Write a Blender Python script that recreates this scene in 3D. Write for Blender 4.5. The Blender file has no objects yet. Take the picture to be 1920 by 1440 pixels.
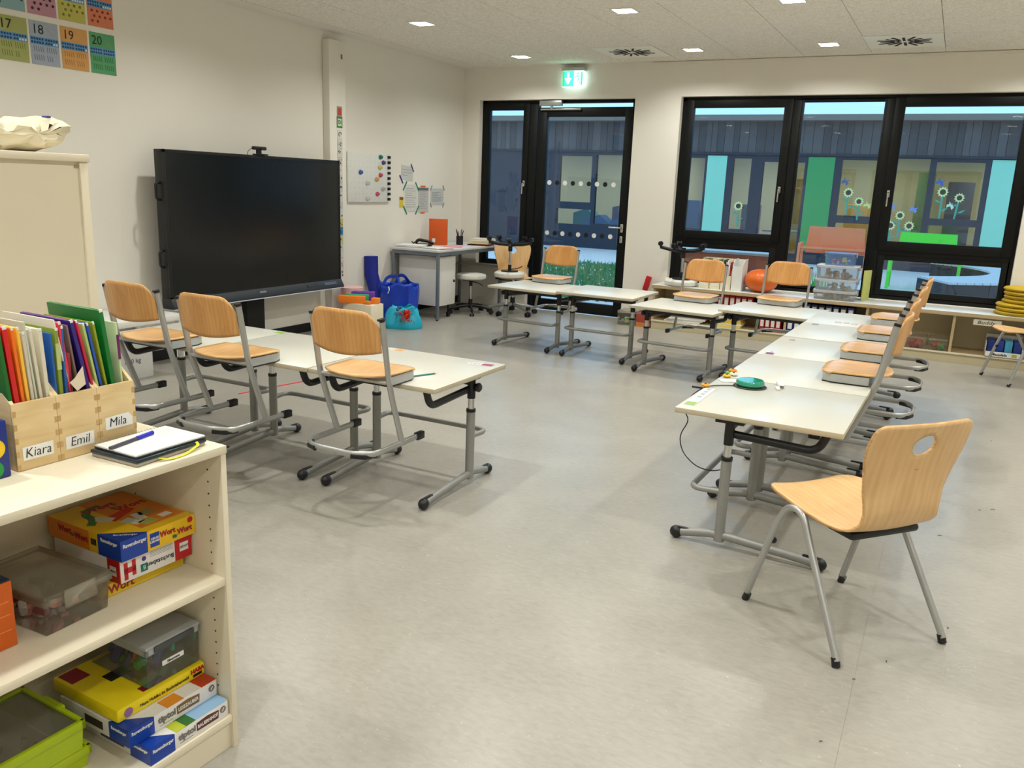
import bpy, bmesh, math, random
from mathutils import Vector, Matrix, Euler
random.seed(7)
C = bpy.context.scene.collection
scene = bpy.context.scene
PI = math.pi

# ---------------------------------------------------------------- camera
yaw, pitch, roll, FPX = -0.475790510, -0.234317928, 0.0381125269, 1557.3
fw = Vector((math.sin(yaw)*math.cos(pitch), math.cos(yaw)*math.cos(pitch), math.sin(pitch)))
rt = Vector((math.cos(yaw), -math.sin(yaw), 0)); up = rt.cross(fw)
cr = math.cos(roll)*rt + math.sin(roll)*up
cu = -math.sin(roll)*rt + math.cos(roll)*up
cam = bpy.data.objects.new('camera', bpy.data.cameras.new('camera')); C.objects.link(cam)
cam.matrix_world = Matrix(((cr.x, cu.x, -fw.x, 0), (cr.y, cu.y, -fw.y, 0), (cr.z, cu.z, -fw.z, 1.5), (0, 0, 0, 1)))
cam.data.sensor_width = 36; cam.data.lens = FPX/1920*36
cam.data.clip_start = 0.05; cam.data.clip_end = 200
scene.camera = cam

# ---------------------------------------------------------------- exposure, sky, lamps
scene.view_settings.view_transform = 'Standard'
try: scene.view_settings.look = 'None'
except Exception: pass
scene.view_settings.exposure = 0.0
scene.view_settings.gamma = 1.0
scene.view_settings.use_curve_mapping = False

def lin(c):
    return tuple((x/12.92 if x <= 0.04045 else ((x+0.055)/1.055)**2.4) for x in c)
def rgb(r, g, b):
    return lin((r/255, g/255, b/255)) + (1,)

w = bpy.data.worlds.new('dusk_sky'); scene.world = w; w.use_nodes = True
nt = w.node_tree; nt.nodes.clear()
bg = nt.nodes.new('ShaderNodeBackground'); out = nt.nodes.new('ShaderNodeOutputWorld')
bg.inputs[0].default_value = (0.29, 0.57, 0.90, 1); bg.inputs[1].default_value = 2.0
nt.links.new(bg.outputs[0], out.inputs[0])

LAMP_X = (-4.47, -2.55, -1.27, 0.65, 1.93)
LAMP_Y = (8.6, 6.65, 4.7, 2.75, 0.8, -1.15)
CEIL = 2.88
LAMP_W = 13.8
def area_lamp(name, loc, size, power, col, rot=(0, 0, 0), sy=None):
    l = bpy.data.lights.new(name, 'AREA'); l.energy = power; l.color = col
    l.shape = 'RECTANGLE' if sy else 'SQUARE'; l.size = size
    if sy: l.size_y = sy
    if name == 'downlight_lamp': l.spread = 2.65
    o = bpy.data.objects.new(name, l); C.objects.link(o); o.location = loc; o.rotation_euler = rot
    return o
for lx in LAMP_X:
    for ly in LAMP_Y:
        area_lamp('downlight_lamp', (lx, ly, CEIL+0.035), 0.085, LAMP_W, (0.985, 1.0, 0.955))

# ---------------------------------------------------------------- materials
_m = {}
def mat(name, col, rough=0.5, metal=0.0, var=0.05, scale=25.0, bump=0.0, spec=0.5, emit=None, estr=0.0, alpha=None, trans=0.0, coat=0.0):
    if name in _m: return _m[name]
    m = bpy.data.materials.new(name); m.use_nodes = True
    n = m.node_tree; b = n.nodes['Principled BSDF']
    tc = n.nodes.new('ShaderNodeTexCoord'); no = n.nodes.new('ShaderNodeTexNoise')
    no.inputs['Scale'].default_value = scale; no.inputs['Detail'].default_value = 4
    n.links.new(tc.outputs['Object'], no.inputs['Vector'])
    mx = n.nodes.new('ShaderNodeMix'); mx.data_type = 'RGBA'
    c = rgb(*col)
    mx.inputs['A'].default_value = tuple(max(0, x*(1-var)) for x in c[:3])+(1,)
    mx.inputs['B'].default_value = tuple(min(1, x*(1+var)) for x in c[:3])+(1,)
    n.links.new(no.outputs['Fac'], mx.inputs['Factor']); n.links.new(mx.outputs['Result'], b.inputs['Base Color'])
    b.inputs['Roughness'].default_value = rough; b.inputs['Metallic'].default_value = metal
    b.inputs['Specular IOR Level'].default_value = spec
    b.inputs['Coat Weight'].default_value = coat
    if trans: b.inputs['Transmission Weight'].default_value = trans; b.inputs['IOR'].default_value = 1.3
    if alpha is not None: b.inputs['Alpha'].default_value = alpha
    if emit: b.inputs['Emission Color'].default_value = rgb(*emit); b.inputs['Emission Strength'].default_value = estr
    if bump:
        bp = n.nodes.new('ShaderNodeBump'); bp.inputs['Strength'].default_value = bump; bp.inputs['Distance'].default_value = 0.002
        n.links.new(no.outputs['Fac'], bp.inputs['Height']); n.links.new(bp.outputs['Normal'], b.inputs['Normal'])
    _m[name] = m
    return m

def wood(name, c1, c2, rough=0.38, sc=(6, 6, 1.2), rot=(0, 0, 0), dist=2.5):
    if name in _m: return _m[name]
    m = bpy.data.materials.new(name); m.use_nodes = True
    n = m.node_tree; b = n.nodes['Principled BSDF']
    tc = n.nodes.new('ShaderNodeTexCoord'); mp = n.nodes.new('ShaderNodeMapping')
    mp.inputs['Scale'].default_value = sc; mp.inputs['Rotation'].default_value = rot
    n.links.new(tc.outputs['Object'], mp.inputs['Vector'])
    wv = n.nodes.new('ShaderNodeTexWave'); wv.inputs['Scale'].default_value = 2.2; wv.inputs['Distortion'].default_value = dist
    wv.inputs['Detail'].default_value = 3; wv.inputs['Detail Scale'].default_value = 1.4
    n.links.new(mp.outputs[0], wv.inputs['Vector'])
    no = n.nodes.new('ShaderNodeTexNoise'); no.inputs['Scale'].default_value = 4.0; no.inputs['Detail'].default_value = 6; no.inputs['Distortion'].default_value = 0.8
    n.links.new(mp.outputs[0], no.inputs['Vector'])
    ad = n.nodes.new('ShaderNodeMath'); ad.operation = 'MULTIPLY_ADD'; ad.inputs[1].default_value = 0.16
    n.links.new(wv.outputs['Fac'], ad.inputs[0]); n.links.new(no.outputs['Fac'], ad.inputs[2])
    rp = n.nodes.new('ShaderNodeValToRGB')
    rp.color_ramp.elements[0].position = 0.36; rp.color_ramp.elements[0].color = rgb(*c2)
    rp.color_ramp.elements[1].position = 0.8; rp.color_ramp.elements[1].color = rgb(*c1)
    n.links.new(ad.outputs[0], rp.inputs[0]); n.links.new(rp.outputs[0], b.inputs['Base Color'])
    b.inputs['Roughness'].default_value = rough
    _m[name] = m
    return m

def glass_mat(name, tint=(1, 1, 1), refl=1.0, rough=0.0, milk=0.0, milkcol=(230, 230, 225)):
    if name in _m: return _m[name]
    m = bpy.data.materials.new(name); m.use_nodes = True
    n = m.node_tree; n.nodes.remove(n.nodes['Principled BSDF'])
    o = [x for x in n.nodes if x.type == 'OUTPUT_MATERIAL'][0]
    tr = n.nodes.new('ShaderNodeBsdfTransparent'); tr.inputs[0].default_value = tint+(1,)
    gl = n.nodes.new('ShaderNodeBsdfGlossy'); gl.inputs['Roughness'].default_value = rough
    fr = n.nodes.new('ShaderNodeFresnel'); fr.inputs['IOR'].default_value = 1.5
    mu = n.nodes.new('ShaderNodeMath'); mu.operation = 'MULTIPLY'; mu.inputs[1].default_value = refl
    n.links.new(fr.outputs[0], mu.inputs[0])
    mx = n.nodes.new('ShaderNodeMixShader')
    n.links.new(mu.outputs[0], mx.inputs[0]); n.links.new(tr.outputs[0], mx.inputs[1]); n.links.new(gl.outputs[0], mx.inputs[2])
    last = mx
    if milk > 0:
        df = n.nodes.new('ShaderNodeBsdfDiffuse'); no = n.nodes.new('ShaderNodeTexNoise'); no.inputs['Scale'].default_value = 9
        df.inputs[0].default_value = rgb(*milkcol)
        mm = n.nodes.new('ShaderNodeMixShader')
        m2 = n.nodes.new('ShaderNodeMath'); m2.operation = 'MULTIPLY_ADD'; m2.inputs[1].default_value = 0.1; m2.inputs[2].default_value = milk-0.05
        n.links.new(no.outputs['Fac'], m2.inputs[0]); n.links.new(m2.outputs[0], mm.inputs[0])
        n.links.new(mx.outputs[0], mm.inputs[1]); n.links.new(df.outputs[0], mm.inputs[2]); last = mm
    n.links.new(last.outputs[0], o.inputs['Surface'])
    _m[name] = m
    return m

# ---------------------------------------------------------------- mesh helpers
def fillet(pts, r, n=5):
    pts = [Vector(p) for p in pts]
    if r <= 0 or len(pts) < 3: return pts
    o = [pts[0]]
    for i in range(1, len(pts)-1):
        a, b, c = pts[i-1], pts[i], pts[i+1]
        d1 = (a-b); d2 = (c-b); l = min(r, d1.length*0.49, d2.length*0.49)
        p1 = b+d1.normalized()*l; p2 = b+d2.normalized()*l
        for k in range(n+1):
            t = k/n; o.append(p1*(1-t)**2 + b*2*t*(1-t) + p2*t*t)
    o.append(pts[-1])
    return o

class MB:
    def __init__(s): s.bm = bmesh.new()
    def _fin(s, n0, mi, M=None):
        s.bm.verts.ensure_lookup_table()
        if M is not None:
            for v in s.bm.verts[n0:]: v.co = M @ v.co
    def box(s, x0, x1, y0, y1, z0, z1, mi=0, bev=0.0, M=None, seg=2):
        P = [(x, y, z) for z in (z0, z1) for y in (y0, y1) for x in (x0, x1)]
        F = ((0, 2, 3, 1), (4, 5, 7, 6), (0, 1, 5, 4), (2, 6, 7, 3), (0, 4, 6, 2), (1, 3, 7, 5))
        if bev <= 0:
            vs = [s.bm.verts.new(M @ Vector(p) if M else p) for p in P]
            for f in F: s.bm.faces.new([vs[i] for i in f]).material_index = mi
        else:
            b2 = bmesh.new(); vs = [b2.verts.new(p) for p in P]
            for f in F: b2.faces.new([vs[i] for i in f])
            bmesh.ops.bevel(b2, geom=b2.edges[:], offset=bev, segments=seg, affect='EDGES', profile=0.5)
            mp = {v: s.bm.verts.new(M @ v.co if M else v.co) for v in b2.verts}
            for f in b2.faces: s.bm.faces.new([mp[v] for v in f.verts]).material_index = mi
            b2.free()
        s.bm.verts.index_update()
        return s
    def tube(s, pts, r, fil=0.0, seg=10, mi=0, r2=None, cap=True, closed=False, frame=None, n=5):
        bm = s.bm
        P = fillet(pts, fil, n) if not closed else [Vector(p) for p in pts]
        N = len(P); rings = []
        prevn = None
        for i, p in enumerate(P):
            if closed: t = (P[(i+1) % N]-P[i-1])
            else: t = (P[min(i+1, N-1)]-P[max(i-1, 0)])
            if t.length < 1e-9: t = Vector((0, 0, 1))
            t.normalize()
            if frame is not None:
                u = Vector(frame) - t*Vector(frame).dot(t)
                if u.length < 1e-5: u = t.orthogonal()
            elif prevn is None: u = t.orthogonal() if abs(t.z) > .95 else Vector((0, 0, 1))-t*t.z
            else: u = prevn - t*prevn.dot(t)
            u.normalize(); prevn = u; v = t.cross(u)
            ra = r[i] if isinstance(r, (list, tuple)) else r
            rb = r2 if r2 is not None else ra
            rings.append([bm.verts.new(p+u*math.cos(2*PI*k/seg)*ra+v*math.sin(2*PI*k/seg)*rb) for k in range(seg)])
        M = N if closed else N-1
        for i in range(M):
            a, b = rings[i], rings[(i+1) % N]
            for k in range(seg):
                f = bm.faces.new((a[k], a[(k+1) % seg], b[(k+1) % seg], b[k])); f.material_index = mi; f.smooth = True
        if cap and not closed:
            f = bm.faces.new(list(reversed(rings[0]))); f.material_index = mi
            f = bm.faces.new(rings[-1]); f.material_index = mi
        bm.verts.index_update()
        return s
    def cyl(s, p0, p1, r, seg=14, mi=0, r1=None):
        return s.tube([p0, p1], [r, r if r1 is None else r1], seg=seg, mi=mi)
    def lathe(s, prof, loc=(0, 0, 0), seg=20, mi=0, smooth=True, axis=None):
        bm = s.bm; rings = []; L = Vector(loc)
        for (r, z) in prof:
            if r < 1e-6: rings.append([bm.verts.new(L+Vector((0, 0, z)))])
            else: rings.append([bm.verts.new(L+Vector((r*math.cos(2*PI*k/seg), r*math.sin(2*PI*k/seg), z))) for k in range(seg)])
        for a, b in zip(rings, rings[1:]):
            for k in range(seg):
                k2 = (k+1) % seg
                if len(a) == 1 and len(b) == 1: continue
                if len(a) == 1: f = bm.faces.new((a[0], b[k2], b[k]))
                elif len(b) == 1: f = bm.faces.new((a[k], a[k2], b[0]))
                else: f = bm.faces.new((a[k], a[k2], b[k2], b[k]))
                f.material_index = mi; f.smooth = smooth
        bm.verts.index_update()
        return s
    def prism(s, poly, z0, z1, mi=0, M=None):
        """polygon in x,y extruded in z; M maps it to where it stands"""
        bm = s.bm; M = M or Matrix.Identity(4)
        a = [bm.verts.new(M @ Vector((p[0], p[1], z0))) for p in poly]
        b = [bm.verts.new(M @ Vector((p[0], p[1], z1))) for p in poly]
        fs = [bm.faces.new(list(reversed(a))), bm.faces.new(b)]
        for i in range(len(poly)):
            j = (i+1) % len(poly); fs.append(bm.faces.new((a[i], a[j], b[j], b[i])))
        for f in fs: f.material_index = mi
        bm.verts.index_update()
        return s
    def quad(s, a, b, c, d, mi=0):
        f = s.bm.faces.new([s.bm.verts.new(p) for p in (a, b, c, d)]); f.material_index = mi; s.bm.verts.index_update(); return s
    def sphere(s, loc, r, seg=14, rings=8, mi=0, sc=(1, 1, 1)):
        prof = [(r*math.sin(PI*i/rings), -r*math.cos(PI*i/rings)) for i in range(rings+1)]
        prof[0] = (0, -r); prof[-1] = (0, r)
        n0 = len(s.bm.verts); s.lathe(prof, (0, 0, 0), seg, mi); s.bm.verts.ensure_lookup_table()
        for v in s.bm.verts[n0:]: v.co = Vector((v.co.x*sc[0], v.co.y*sc[1], v.co.z*sc[2]))+Vector(loc)
        return s
    def build(s, name, mats, parent=None, smooth=False, **kw):
        me = bpy.data.meshes.new(name)
        bmesh.ops.recalc_face_normals(s.bm, faces=s.bm.faces)
        if smooth:
            for f in s.bm.faces: f.smooth = True
        s.bm.to_mesh(me); s.bm.free()
        try: me.set_sharp_from_angle(angle=math.radians(42))
        except Exception: pass
        for m in (mats if isinstance(mats, (list, tuple)) else [mats]): me.materials.append(m)
        o = bpy.data.objects.new(name, me); C.objects.link(o)
        if parent: o.parent = parent
        for k, v in kw.items(): o[k] = v
        return o

def RX(a): return Matrix.Rotation(a, 4, 'X')
def RY(a): return Matrix.Rotation(a, 4, 'Y')
def RZ(a): return Matrix.Rotation(a, 4, 'Z')
def TR(x, y, z): return Matrix.Translation((x, y, z))

def thing(name, label, cat, loc=(0, 0, 0), rotz=0.0, group=None):
    o = bpy.data.objects.new(name, None); C.objects.link(o); o.empty_display_size = 0.1
    o.location = loc; o.rotation_euler = (0, 0, rotz); o['label'] = label; o['category'] = cat
    if group: o['group'] = group
    return o
def tag(o, label, cat, group=None, kind=None):
    o['label'] = label; o['category'] = cat
    if group: o['group'] = group
    if kind: o['kind'] = kind
    return o
def struct(o): o['kind'] = 'structure'; return o
ORD = ('first', 'second', 'third', 'fourth', 'fifth', 'sixth', 'seventh', 'eighth', 'ninth', 'tenth', 'eleventh', 'twelfth', 'thirteenth', 'fourteenth', 'fifteenth', 'sixteenth', 'seventeenth', 'eighteenth')
def dup(root, loc, rotz=None, label=None, group=None):
    r = root.copy(); C.objects.link(r); r.location = loc
    if rotz is not None: r.rotation_euler = (0, 0, rotz)
    if label: r['label'] = label
    if group: r['group'] = group
    for ch in list(root.children):
        c = ch.copy(); C.objects.link(c); c.parent = r
        for g in list(ch.children):
            d = g.copy(); C.objects.link(d); d.parent = c
    return r
def text(s, size, loc, rot, m, parent=None, name='lettering', bold=0.0, ext=0.0004, sx=1.0, align='CENTER', shear=0.0):
    cu_ = bpy.data.curves.new('t', 'FONT'); cu_.body = s; cu_.size = size; cu_.extrude = ext; cu_.offset = bold
    cu_.align_x = align; cu_.align_y = 'CENTER'; cu_.resolution_u = 2; cu_.shear = shear
    t = bpy.data.objects.new('t', cu_); C.objects.link(t)
    bpy.context.view_layer.update()
    me = bpy.data.meshes.new_from_object(t.evaluated_get(bpy.context.evaluated_depsgraph_get()))
    bpy.data.objects.remove(t); bpy.data.curves.remove(cu_)
    me.materials.clear(); me.materials.append(m)
    o = bpy.data.objects.new(name, me); C.objects.link(o); o.location = loc
    o.rotation_euler = rot if not isinstance(rot, Matrix) else rot.to_euler(); o.scale = (sx, 1, 1)
    if parent: o.parent = parent
    return o

# ---------------------------------------------------------------- the materials of the place
M_wall = mat('wall_paint', (238, 233, 222), 0.85, var=0.015, scale=3)
M_white = mat('white_paint', (232, 230, 224), 0.6, var=0.02)
M_black = mat('black_plastic', (16, 16, 18), 0.42, var=0.2)
M_blackmat = mat('black_matt', (10, 10, 11), 0.7, var=0.2)
M_frame = mat('anthracite_frame', (9, 11, 11), 0.5, var=0.15, spec=0.25)
M_grey = mat('grey_painted_steel', (150, 150, 146), 0.42, metal=0.35, var=0.04)
M_silver = mat('silver_tube', (175, 176, 174), 0.33, metal=0.6, var=0.03)
M_chrome = mat('chrome', (215, 215, 215), 0.18, metal=1.0, var=0.02)
M_lam = mat('cream_laminate', (208, 206, 194), 0.30, var=0.015, scale=6)
M_edge = mat('beige_edge_band', (194, 184, 158), 0.5, var=0.04)
M_cream = mat('cream_board', (232, 221, 196), 0.5, var=0.02, scale=8)
M_creame = mat('cream_board_edge', (205, 192, 162), 0.5, var=0.03)
M_beech = wood('beech_plywood', (222, 168, 104), (204, 146, 82), 0.33, sc=(7, 7, 1.0))
M_beechs = wood('beech_seat', (234, 188, 130), (220, 168, 108), 0.24, sc=(7, 1.4, 7))
M_shell = wood('beech_shell', (230, 190, 136), (216, 172, 116), 0.36, sc=(5, 1.1, 1.1), dist=5)
M_ply = wood('beech_edge', (235, 190, 130), (190, 140, 85), 0.5, sc=(2, 2, 40))
M_pine = wood('pale_pine', (233, 208, 160), (214, 184, 132), 0.5, sc=(1.2, 1.2, 9))
M_pined = wood('pine_joint', (205, 172, 118), (190, 152, 98), 0.5, sc=(3, 3, 9))
M_paper = mat('white_paper', (236, 236, 232), 0.75, var=0.02)
M_ink = mat('dark_ink', (25, 25, 30), 0.7)
M_glass = glass_mat('window_glass', (0.93, 0.96, 0.97), 1.0)
# ================================================================ the room
XL, YB, XR, YF = -5.62, 9.30, 3.2, -3.0
WT = 0.32
# floor of grey linoleum
def floor_mat():
    m = bpy.data.materials.new('linoleum'); m.use_nodes = True; n = m.node_tree; b = n.nodes['Principled BSDF']
    tc = n.nodes.new('ShaderNodeTexCoord')
    def noise(sc, det, mpx=(1, 1, 1)):
        mp = n.nodes.new('ShaderNodeMapping'); mp.inputs['Scale'].default_value = mpx
        n.links.new(tc.outputs['Object'], mp.inputs['Vector'])
        no = n.nodes.new('ShaderNodeTexNoise'); no.inputs['Scale'].default_value = sc; no.inputs['Detail'].default_value = det
        no.inputs['Distortion'].default_value = 0.6
        n.links.new(mp.outputs[0], no.inputs['Vector']); return no
    a = noise(3.2, 8); c = noise(26, 6, (1, 2.2, 1)); d = noise(90, 2)
    r1 = n.nodes.new('ShaderNodeValToRGB'); r1.color_ramp.elements[0].position = 0.25; r1.color_ramp.elements[1].position = 0.75
    r1.color_ramp.elements[0].color = rgb(150, 145, 135); r1.color_ramp.elements[1].color = rgb(174, 169, 158)
    mixn = n.nodes.new('ShaderNodeMath'); mixn.operation = 'MULTIPLY_ADD'; mixn.inputs[1].default_value = 0.55
    n.links.new(c.outputs['Fac'], mixn.inputs[0])
    m3 = n.nodes.new('ShaderNodeMath'); m3.operation = 'MULTIPLY'; m3.inputs[1].default_value = 0.45
    n.links.new(a.outputs['Fac'], m3.inputs[0]); n.links.new(m3.outputs[0], mixn.inputs[2])
    n.links.new(mixn.outputs[0], r1.inputs[0])
    r2 = n.nodes.new('ShaderNodeValToRGB'); r2.color_ramp.elements[0].position = 0.68; r2.color_ramp.elements[1].position = 0.80
    r2.color_ramp.elements[0].color = (0, 0, 0, 1); r2.color_ramp.elements[1].color = (1, 1, 1, 1)
    n.links.new(d.outputs['Fac'], r2.inputs[0])
    mx = n.nodes.new('ShaderNodeMix'); mx.data_type = 'RGBA'
    n.links.new(r2.outputs[0], mx.inputs['Factor']); n.links.new(r1.outputs[0], mx.inputs['A']); mx.inputs['B'].default_value = rgb(200, 197, 188)
    n.links.new(mx.outputs['Result'], b.inputs['Base Color'])
    b.inputs['Roughness'].default_value = 0.30; b.inputs['Specular IOR Level'].default_value = 0.5
    bp = n.nodes.new('ShaderNodeBump'); bp.inputs['Strength'].default_value = 0.05; bp.inputs['Distance'].default_value = 0.002
    n.links.new(c.outputs['Fac'], bp.inputs['Height']); n.links.new(bp.outputs[0], b.inputs['Normal'])
    return m
M_floor = floor_mat()
b = MB()
# two sheets with a fine welded joint between them
b.box(XL, -0.085, YF, YB+0.07, -0.1, 0); b.box(-0.0835, XR, YF, YB+0.07, -0.1, 0); b.box(-0.085, -0.0835, YF, YB+0.07, -0.1, -0.001)
struct(b.build('floor', M_floor))

# ceiling: white border and wood-wool panels in a half-bond
def ceil_mat():
    m = bpy.data.materials.new('wood_wool'); m.use_nodes = True; n = m.node_tree; b = n.nodes['Principled BSDF']
    tc = n.nodes.new('ShaderNodeTexCoord'); mp = n.nodes.new('ShaderNodeMapping'); mp.inputs['Scale'].default_value = (1, 2.0, 1)
    n.links.new(tc.outputs['Object'], mp.inputs['Vector'])
    no = n.nodes.new('ShaderNodeTexNoise'); no.inputs['Scale'].default_value = 45; no.inputs['Detail'].default_value = 6; no.inputs['Distortion'].default_value = 1.5
    n.links.new(mp.outputs[0], no.inputs['Vector'])
    rp = n.nodes.new('ShaderNodeValToRGB'); rp.color_ramp.elements[0].position = 0.32; rp.color_ramp.elements[1].position = 0.62
    rp.color_ramp.elements[0].color = rgb(212, 204, 188); rp.color_ramp.elements[1].color = rgb(254, 250, 240)
    n.links.new(no.outputs['Fac'], rp.inputs[0]); n.links.new(rp.outputs[0], b.inputs['Base Color'])
    b.inputs['Roughness'].default_value = 0.95
    bp = n.nodes.new('ShaderNodeBump'); bp.inputs['Strength'].default_value = 0.5; bp.inputs['Distance'].default_value = 0.004
    n.links.new(no.outputs['Fac'], bp.inputs['Height']); n.links.new(bp.outputs[0], b.inputs['Normal'])
    return m
M_ceil = ceil_mat()
PX0, PY1 = -5.385, 9.245
b = MB()
b.box(XL, XR, YF, YB+0.05, CEIL+0.06, CEIL+0.16)
b.box(XL, PX0-0.008, YF, YB+0.05, CEIL, CEIL+0.06)
b.box(PX0-0.008, XR, PY1+0.008, YB+0.05, CEIL, CEIL+0.06)
ceiling = struct(b.build('ceiling', M_wall))
def panel(x0, x1, y0, y1, hole=None, m=None):
    b = MB(); g = 0.0022; z0, z1 = CEIL, CEIL+0.03
    x0 += g; x1 -= g; y0 += g; y1 -= g
    if hole:
        hx, hy, h = hole
        b.box(x0, hx-h, y0, y1, z0, z1); b.box(hx+h, x1, y0, y1, z0, z1)
        b.box(hx-h, hx+h, y0, hy-h, z0, z1); b.box(hx-h, hx+h, hy+h, y1, z0, z1)
    else: b.box(x0, x1, y0, y1, z0, z1)
    return b.build('ceiling_panel', m or M_ceil, ceiling)
cols = [PX0]+[-4.79+0.64*k for k in range(0, 13)]
for i in range(len(cols)-1):
    x0, x1 = cols[i], cols[i+1]; x1 = min(x1, XR)
    odd = i % 2
    off = 0.0 if odd else 0.65
    ys = sorted([9.245]+[8.95+0.0 - off - 1.3*k for k in range(0, 11)]+[YF])
    if i in (3, 7): ys = [y for y in ys if y < 8.0 or y > 9.2]+[8.26, 8.93]
    ys = sorted(y for y in set(ys) if YF <= y <= 9.245)
    for y0, y1 in zip(ys, ys[1:]):
        if y1-y0 < 0.02: continue
        if i in (3, 7) and abs(y0-8.26) < 0.01: continue      # the air outlet sits here
        hole = None
        for lx in LAMP_X:
            for ly in LAMP_Y:
                if x0 < lx < x1 and y0-0.02 <= ly <= y1+0.02: hole = (lx, min(max(ly, y0+0.1), y1-0.1), 0.088)
        panel(x0, x1, y0, y1, hole)

# downlights: white frame round a shallow recess with the lamp in it
M_refl = mat('lamp_reflector', (245, 243, 238), 0.35)
M_lampface = mat('lamp_face', (255, 250, 240), 0.5, emit=(255, 247, 232), estr=3.0)
names = {}
def downlight(lx, ly, lab):
    t = thing('downlight', lab, 'ceiling light', (lx, ly, CEIL), 0, 'square recessed downlights in the ceiling')
    b = MB(); o, i_ = 0.098, 0.08
    for (a, c, d, e) in ((-o, -i_, -o, o), (i_, o, -o, o), (-i_, i_, -o, -i_), (-i_, i_, i_, o)): b.box(a, c, d, e, -0.006, 0.001)
    b.build('frame', M_white, t)
    b = MB()
    for (a, c, d, e) in ((-.086, -.08, -.086, .086), (.08, .086, -.086, .086), (-.08, .08, -.086, -.08), (-.08, .08, .08, .086)): b.box(a, c, d, e, 0.0005, 0.06)
    b.build('reflector', M_refl, t)
    MB().box(-.08, .08, -.08, .08, 0.05, 0.056).build('diffuser', M_lampface, t)
    return t
LLAB = {(-4.47, 8.6): 'lit square downlight in the far left corner of the ceiling',
        (-2.55, 8.6): 'lit square downlight between the two round air outlets near the window wall, left one',
        (-1.27, 8.6): 'lit square downlight just left of the right air outlet',
        (-4.47, 6.65): 'lit square downlight above the left wall beyond the big display',
        (-2.55, 6.65): 'lit square downlight near the top edge, above the exit door',
        (-1.27, 6.65): 'lit square downlight cut by the top edge of the picture'}
for lx in LAMP_X:
    for ly in LAMP_Y:
        downlight(lx, ly, LLAB.get((lx, ly), 'lit square downlight in the part of the ceiling out of view'))

# air outlets with radial slots
def vent(x0, x1, lab):
    cx, cy = (x0+x1)/2, 8.595
    t = thing('air_outlet', lab, 'air vent', (cx, cy, CEIL), 0, 'square swirl air outlets in the ceiling')
    MB().box(-(x1-x0)/2+.003, (x1-x0)/2-.003, -.332, .332, -.004, .03).build('face_plate', mat('vent_plate', (246, 246, 236), .5, var=.01), t)
    for k in range(16):
        a = 2*PI*k/16; long_ = k % 2 == 0
        M = RZ(a)
        MB().box(.045 if long_ else .09, .20 if long_ else .235, -.011, .011, -.0075, -.0035, M=M).build('slot', M_blackmat, t)
    MB().lathe([(0, -.009), (.02, -.009), (.022, -.004)], seg=12).build('centre_screw', M_white, t)
vent(cols[3], cols[4], 'square white air outlet with black star slots, left one, above the door')
vent(cols[7], cols[8], 'square white air outlet with black star slots, right one, above the wide window')

# walls
b = MB(); b.box(XL-0.2, XL, YF, YB+WT, -0.1, CEIL+0.16); struct(b.build('wall_left', M_wall))
b = MB(); b.box(XR, XR+0.2, YF, YB+WT, -0.1, CEIL+0.16); struct(b.build('wall_right', M_wall))
b = MB(); b.box(XL-0.2, XR+0.2, YF-0.2, YF, -0.1, CEIL+0.16); struct(b.build('wall_front', M_wall))
DX0, DX1, DZ = -5.385, -3.375, 2.505
WX0, WX1, WZ0, WZ1 = -2.845, 0.545, 0.50, 2.515
b = MB()
b.box(XL, DX0, YB, YB+WT, -0.1, CEIL+.16); b.box(DX0, -4.66, YB, YB+WT, -0.1, .50); b.box(DX1, WX0, YB, YB+WT, -0.1, CEIL+.16); b.box(WX1, XR, YB, YB+WT, -0.1, CEIL+.16)
b.box(DX0, DX1, YB, YB+WT, DZ, CEIL+.16); b.box(WX0, WX1, YB, YB+WT, WZ1, CEIL+.16); b.box(WX0, WX1, YB, YB+WT, -0.1, WZ0)
struct(b.build('wall_back', M_wall))
b = MB(); b.box(XL, XL+.014, YF, YB, 0, .085); struct(b.build('baseboard_left', M_blackmat))
b = MB(); b.box(WX1+.3, XR, YB-.014, YB, 0, .085); b.box(DX1, -2.87, YB-.014, YB, 0, .085); struct(b.build('baseboard_back', M_blackmat))
# dark trim line below the ceiling along the window wall
b = MB(); b.box(-3.2, XR, YB-.02, YB, CEIL-.028, CEIL-.006); struct(b.build('trim_1', M_wall))

FY0, FY1 = 9.365, 9.435      # window frames
def frame_rect(b, x0, x1, z0, z1, t, y0=FY0, y1=FY1, tb=None, bev=.003):
    tb = t if tb is None else tb
    b.box(x0, x0+t, y0, y1, z0, z1, bev=bev); b.box(x1-t, x1, y0, y1, z0, z1, bev=bev)
    b.box(x0+t, x1-t, y0, y1, z0, z0+tb, bev=bev); b.box(x0+t, x1-t, y0, y1, z1-t, z1, bev=bev)
def part_struct(o): return o
# wide window
win = thing('window_1', 'wide anthracite-framed window with three lights', 'window', (0, 0, 0)); del win['label']; del win['category']; win['kind'] = 'structure'
b = MB()
b.box(WX0, WX1, FY0+.02, FY1+.03, WZ1-.035, WZ1); b.box(WX0, WX1, FY0+.02, FY1+.03, WZ0, WZ0+.045)
b.box(WX0, WX0+.045, FY0+.02, FY1+.03, WZ0, WZ1); b.box(WX1-.045, WX1, FY0+.02, FY1+.03, WZ0, WZ1)
b.box(-1.685, -1.585, FY0+.012, FY1+.03, WZ0+.04, WZ1-.03, bev=.003); b.box(-0.765, -0.665, FY0+.012, FY1+.03, WZ0+.04, WZ1-.03, bev=.003)
b.box(WX0+.04, -1.685, FY0+.012, FY1+.03, .955, 1.015, bev=.003); b.box(-.665, WX1-.04, FY0+.012, FY1+.03, .955, 1.015, bev=.003)
b.build('window_frame', M_frame, win)
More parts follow.
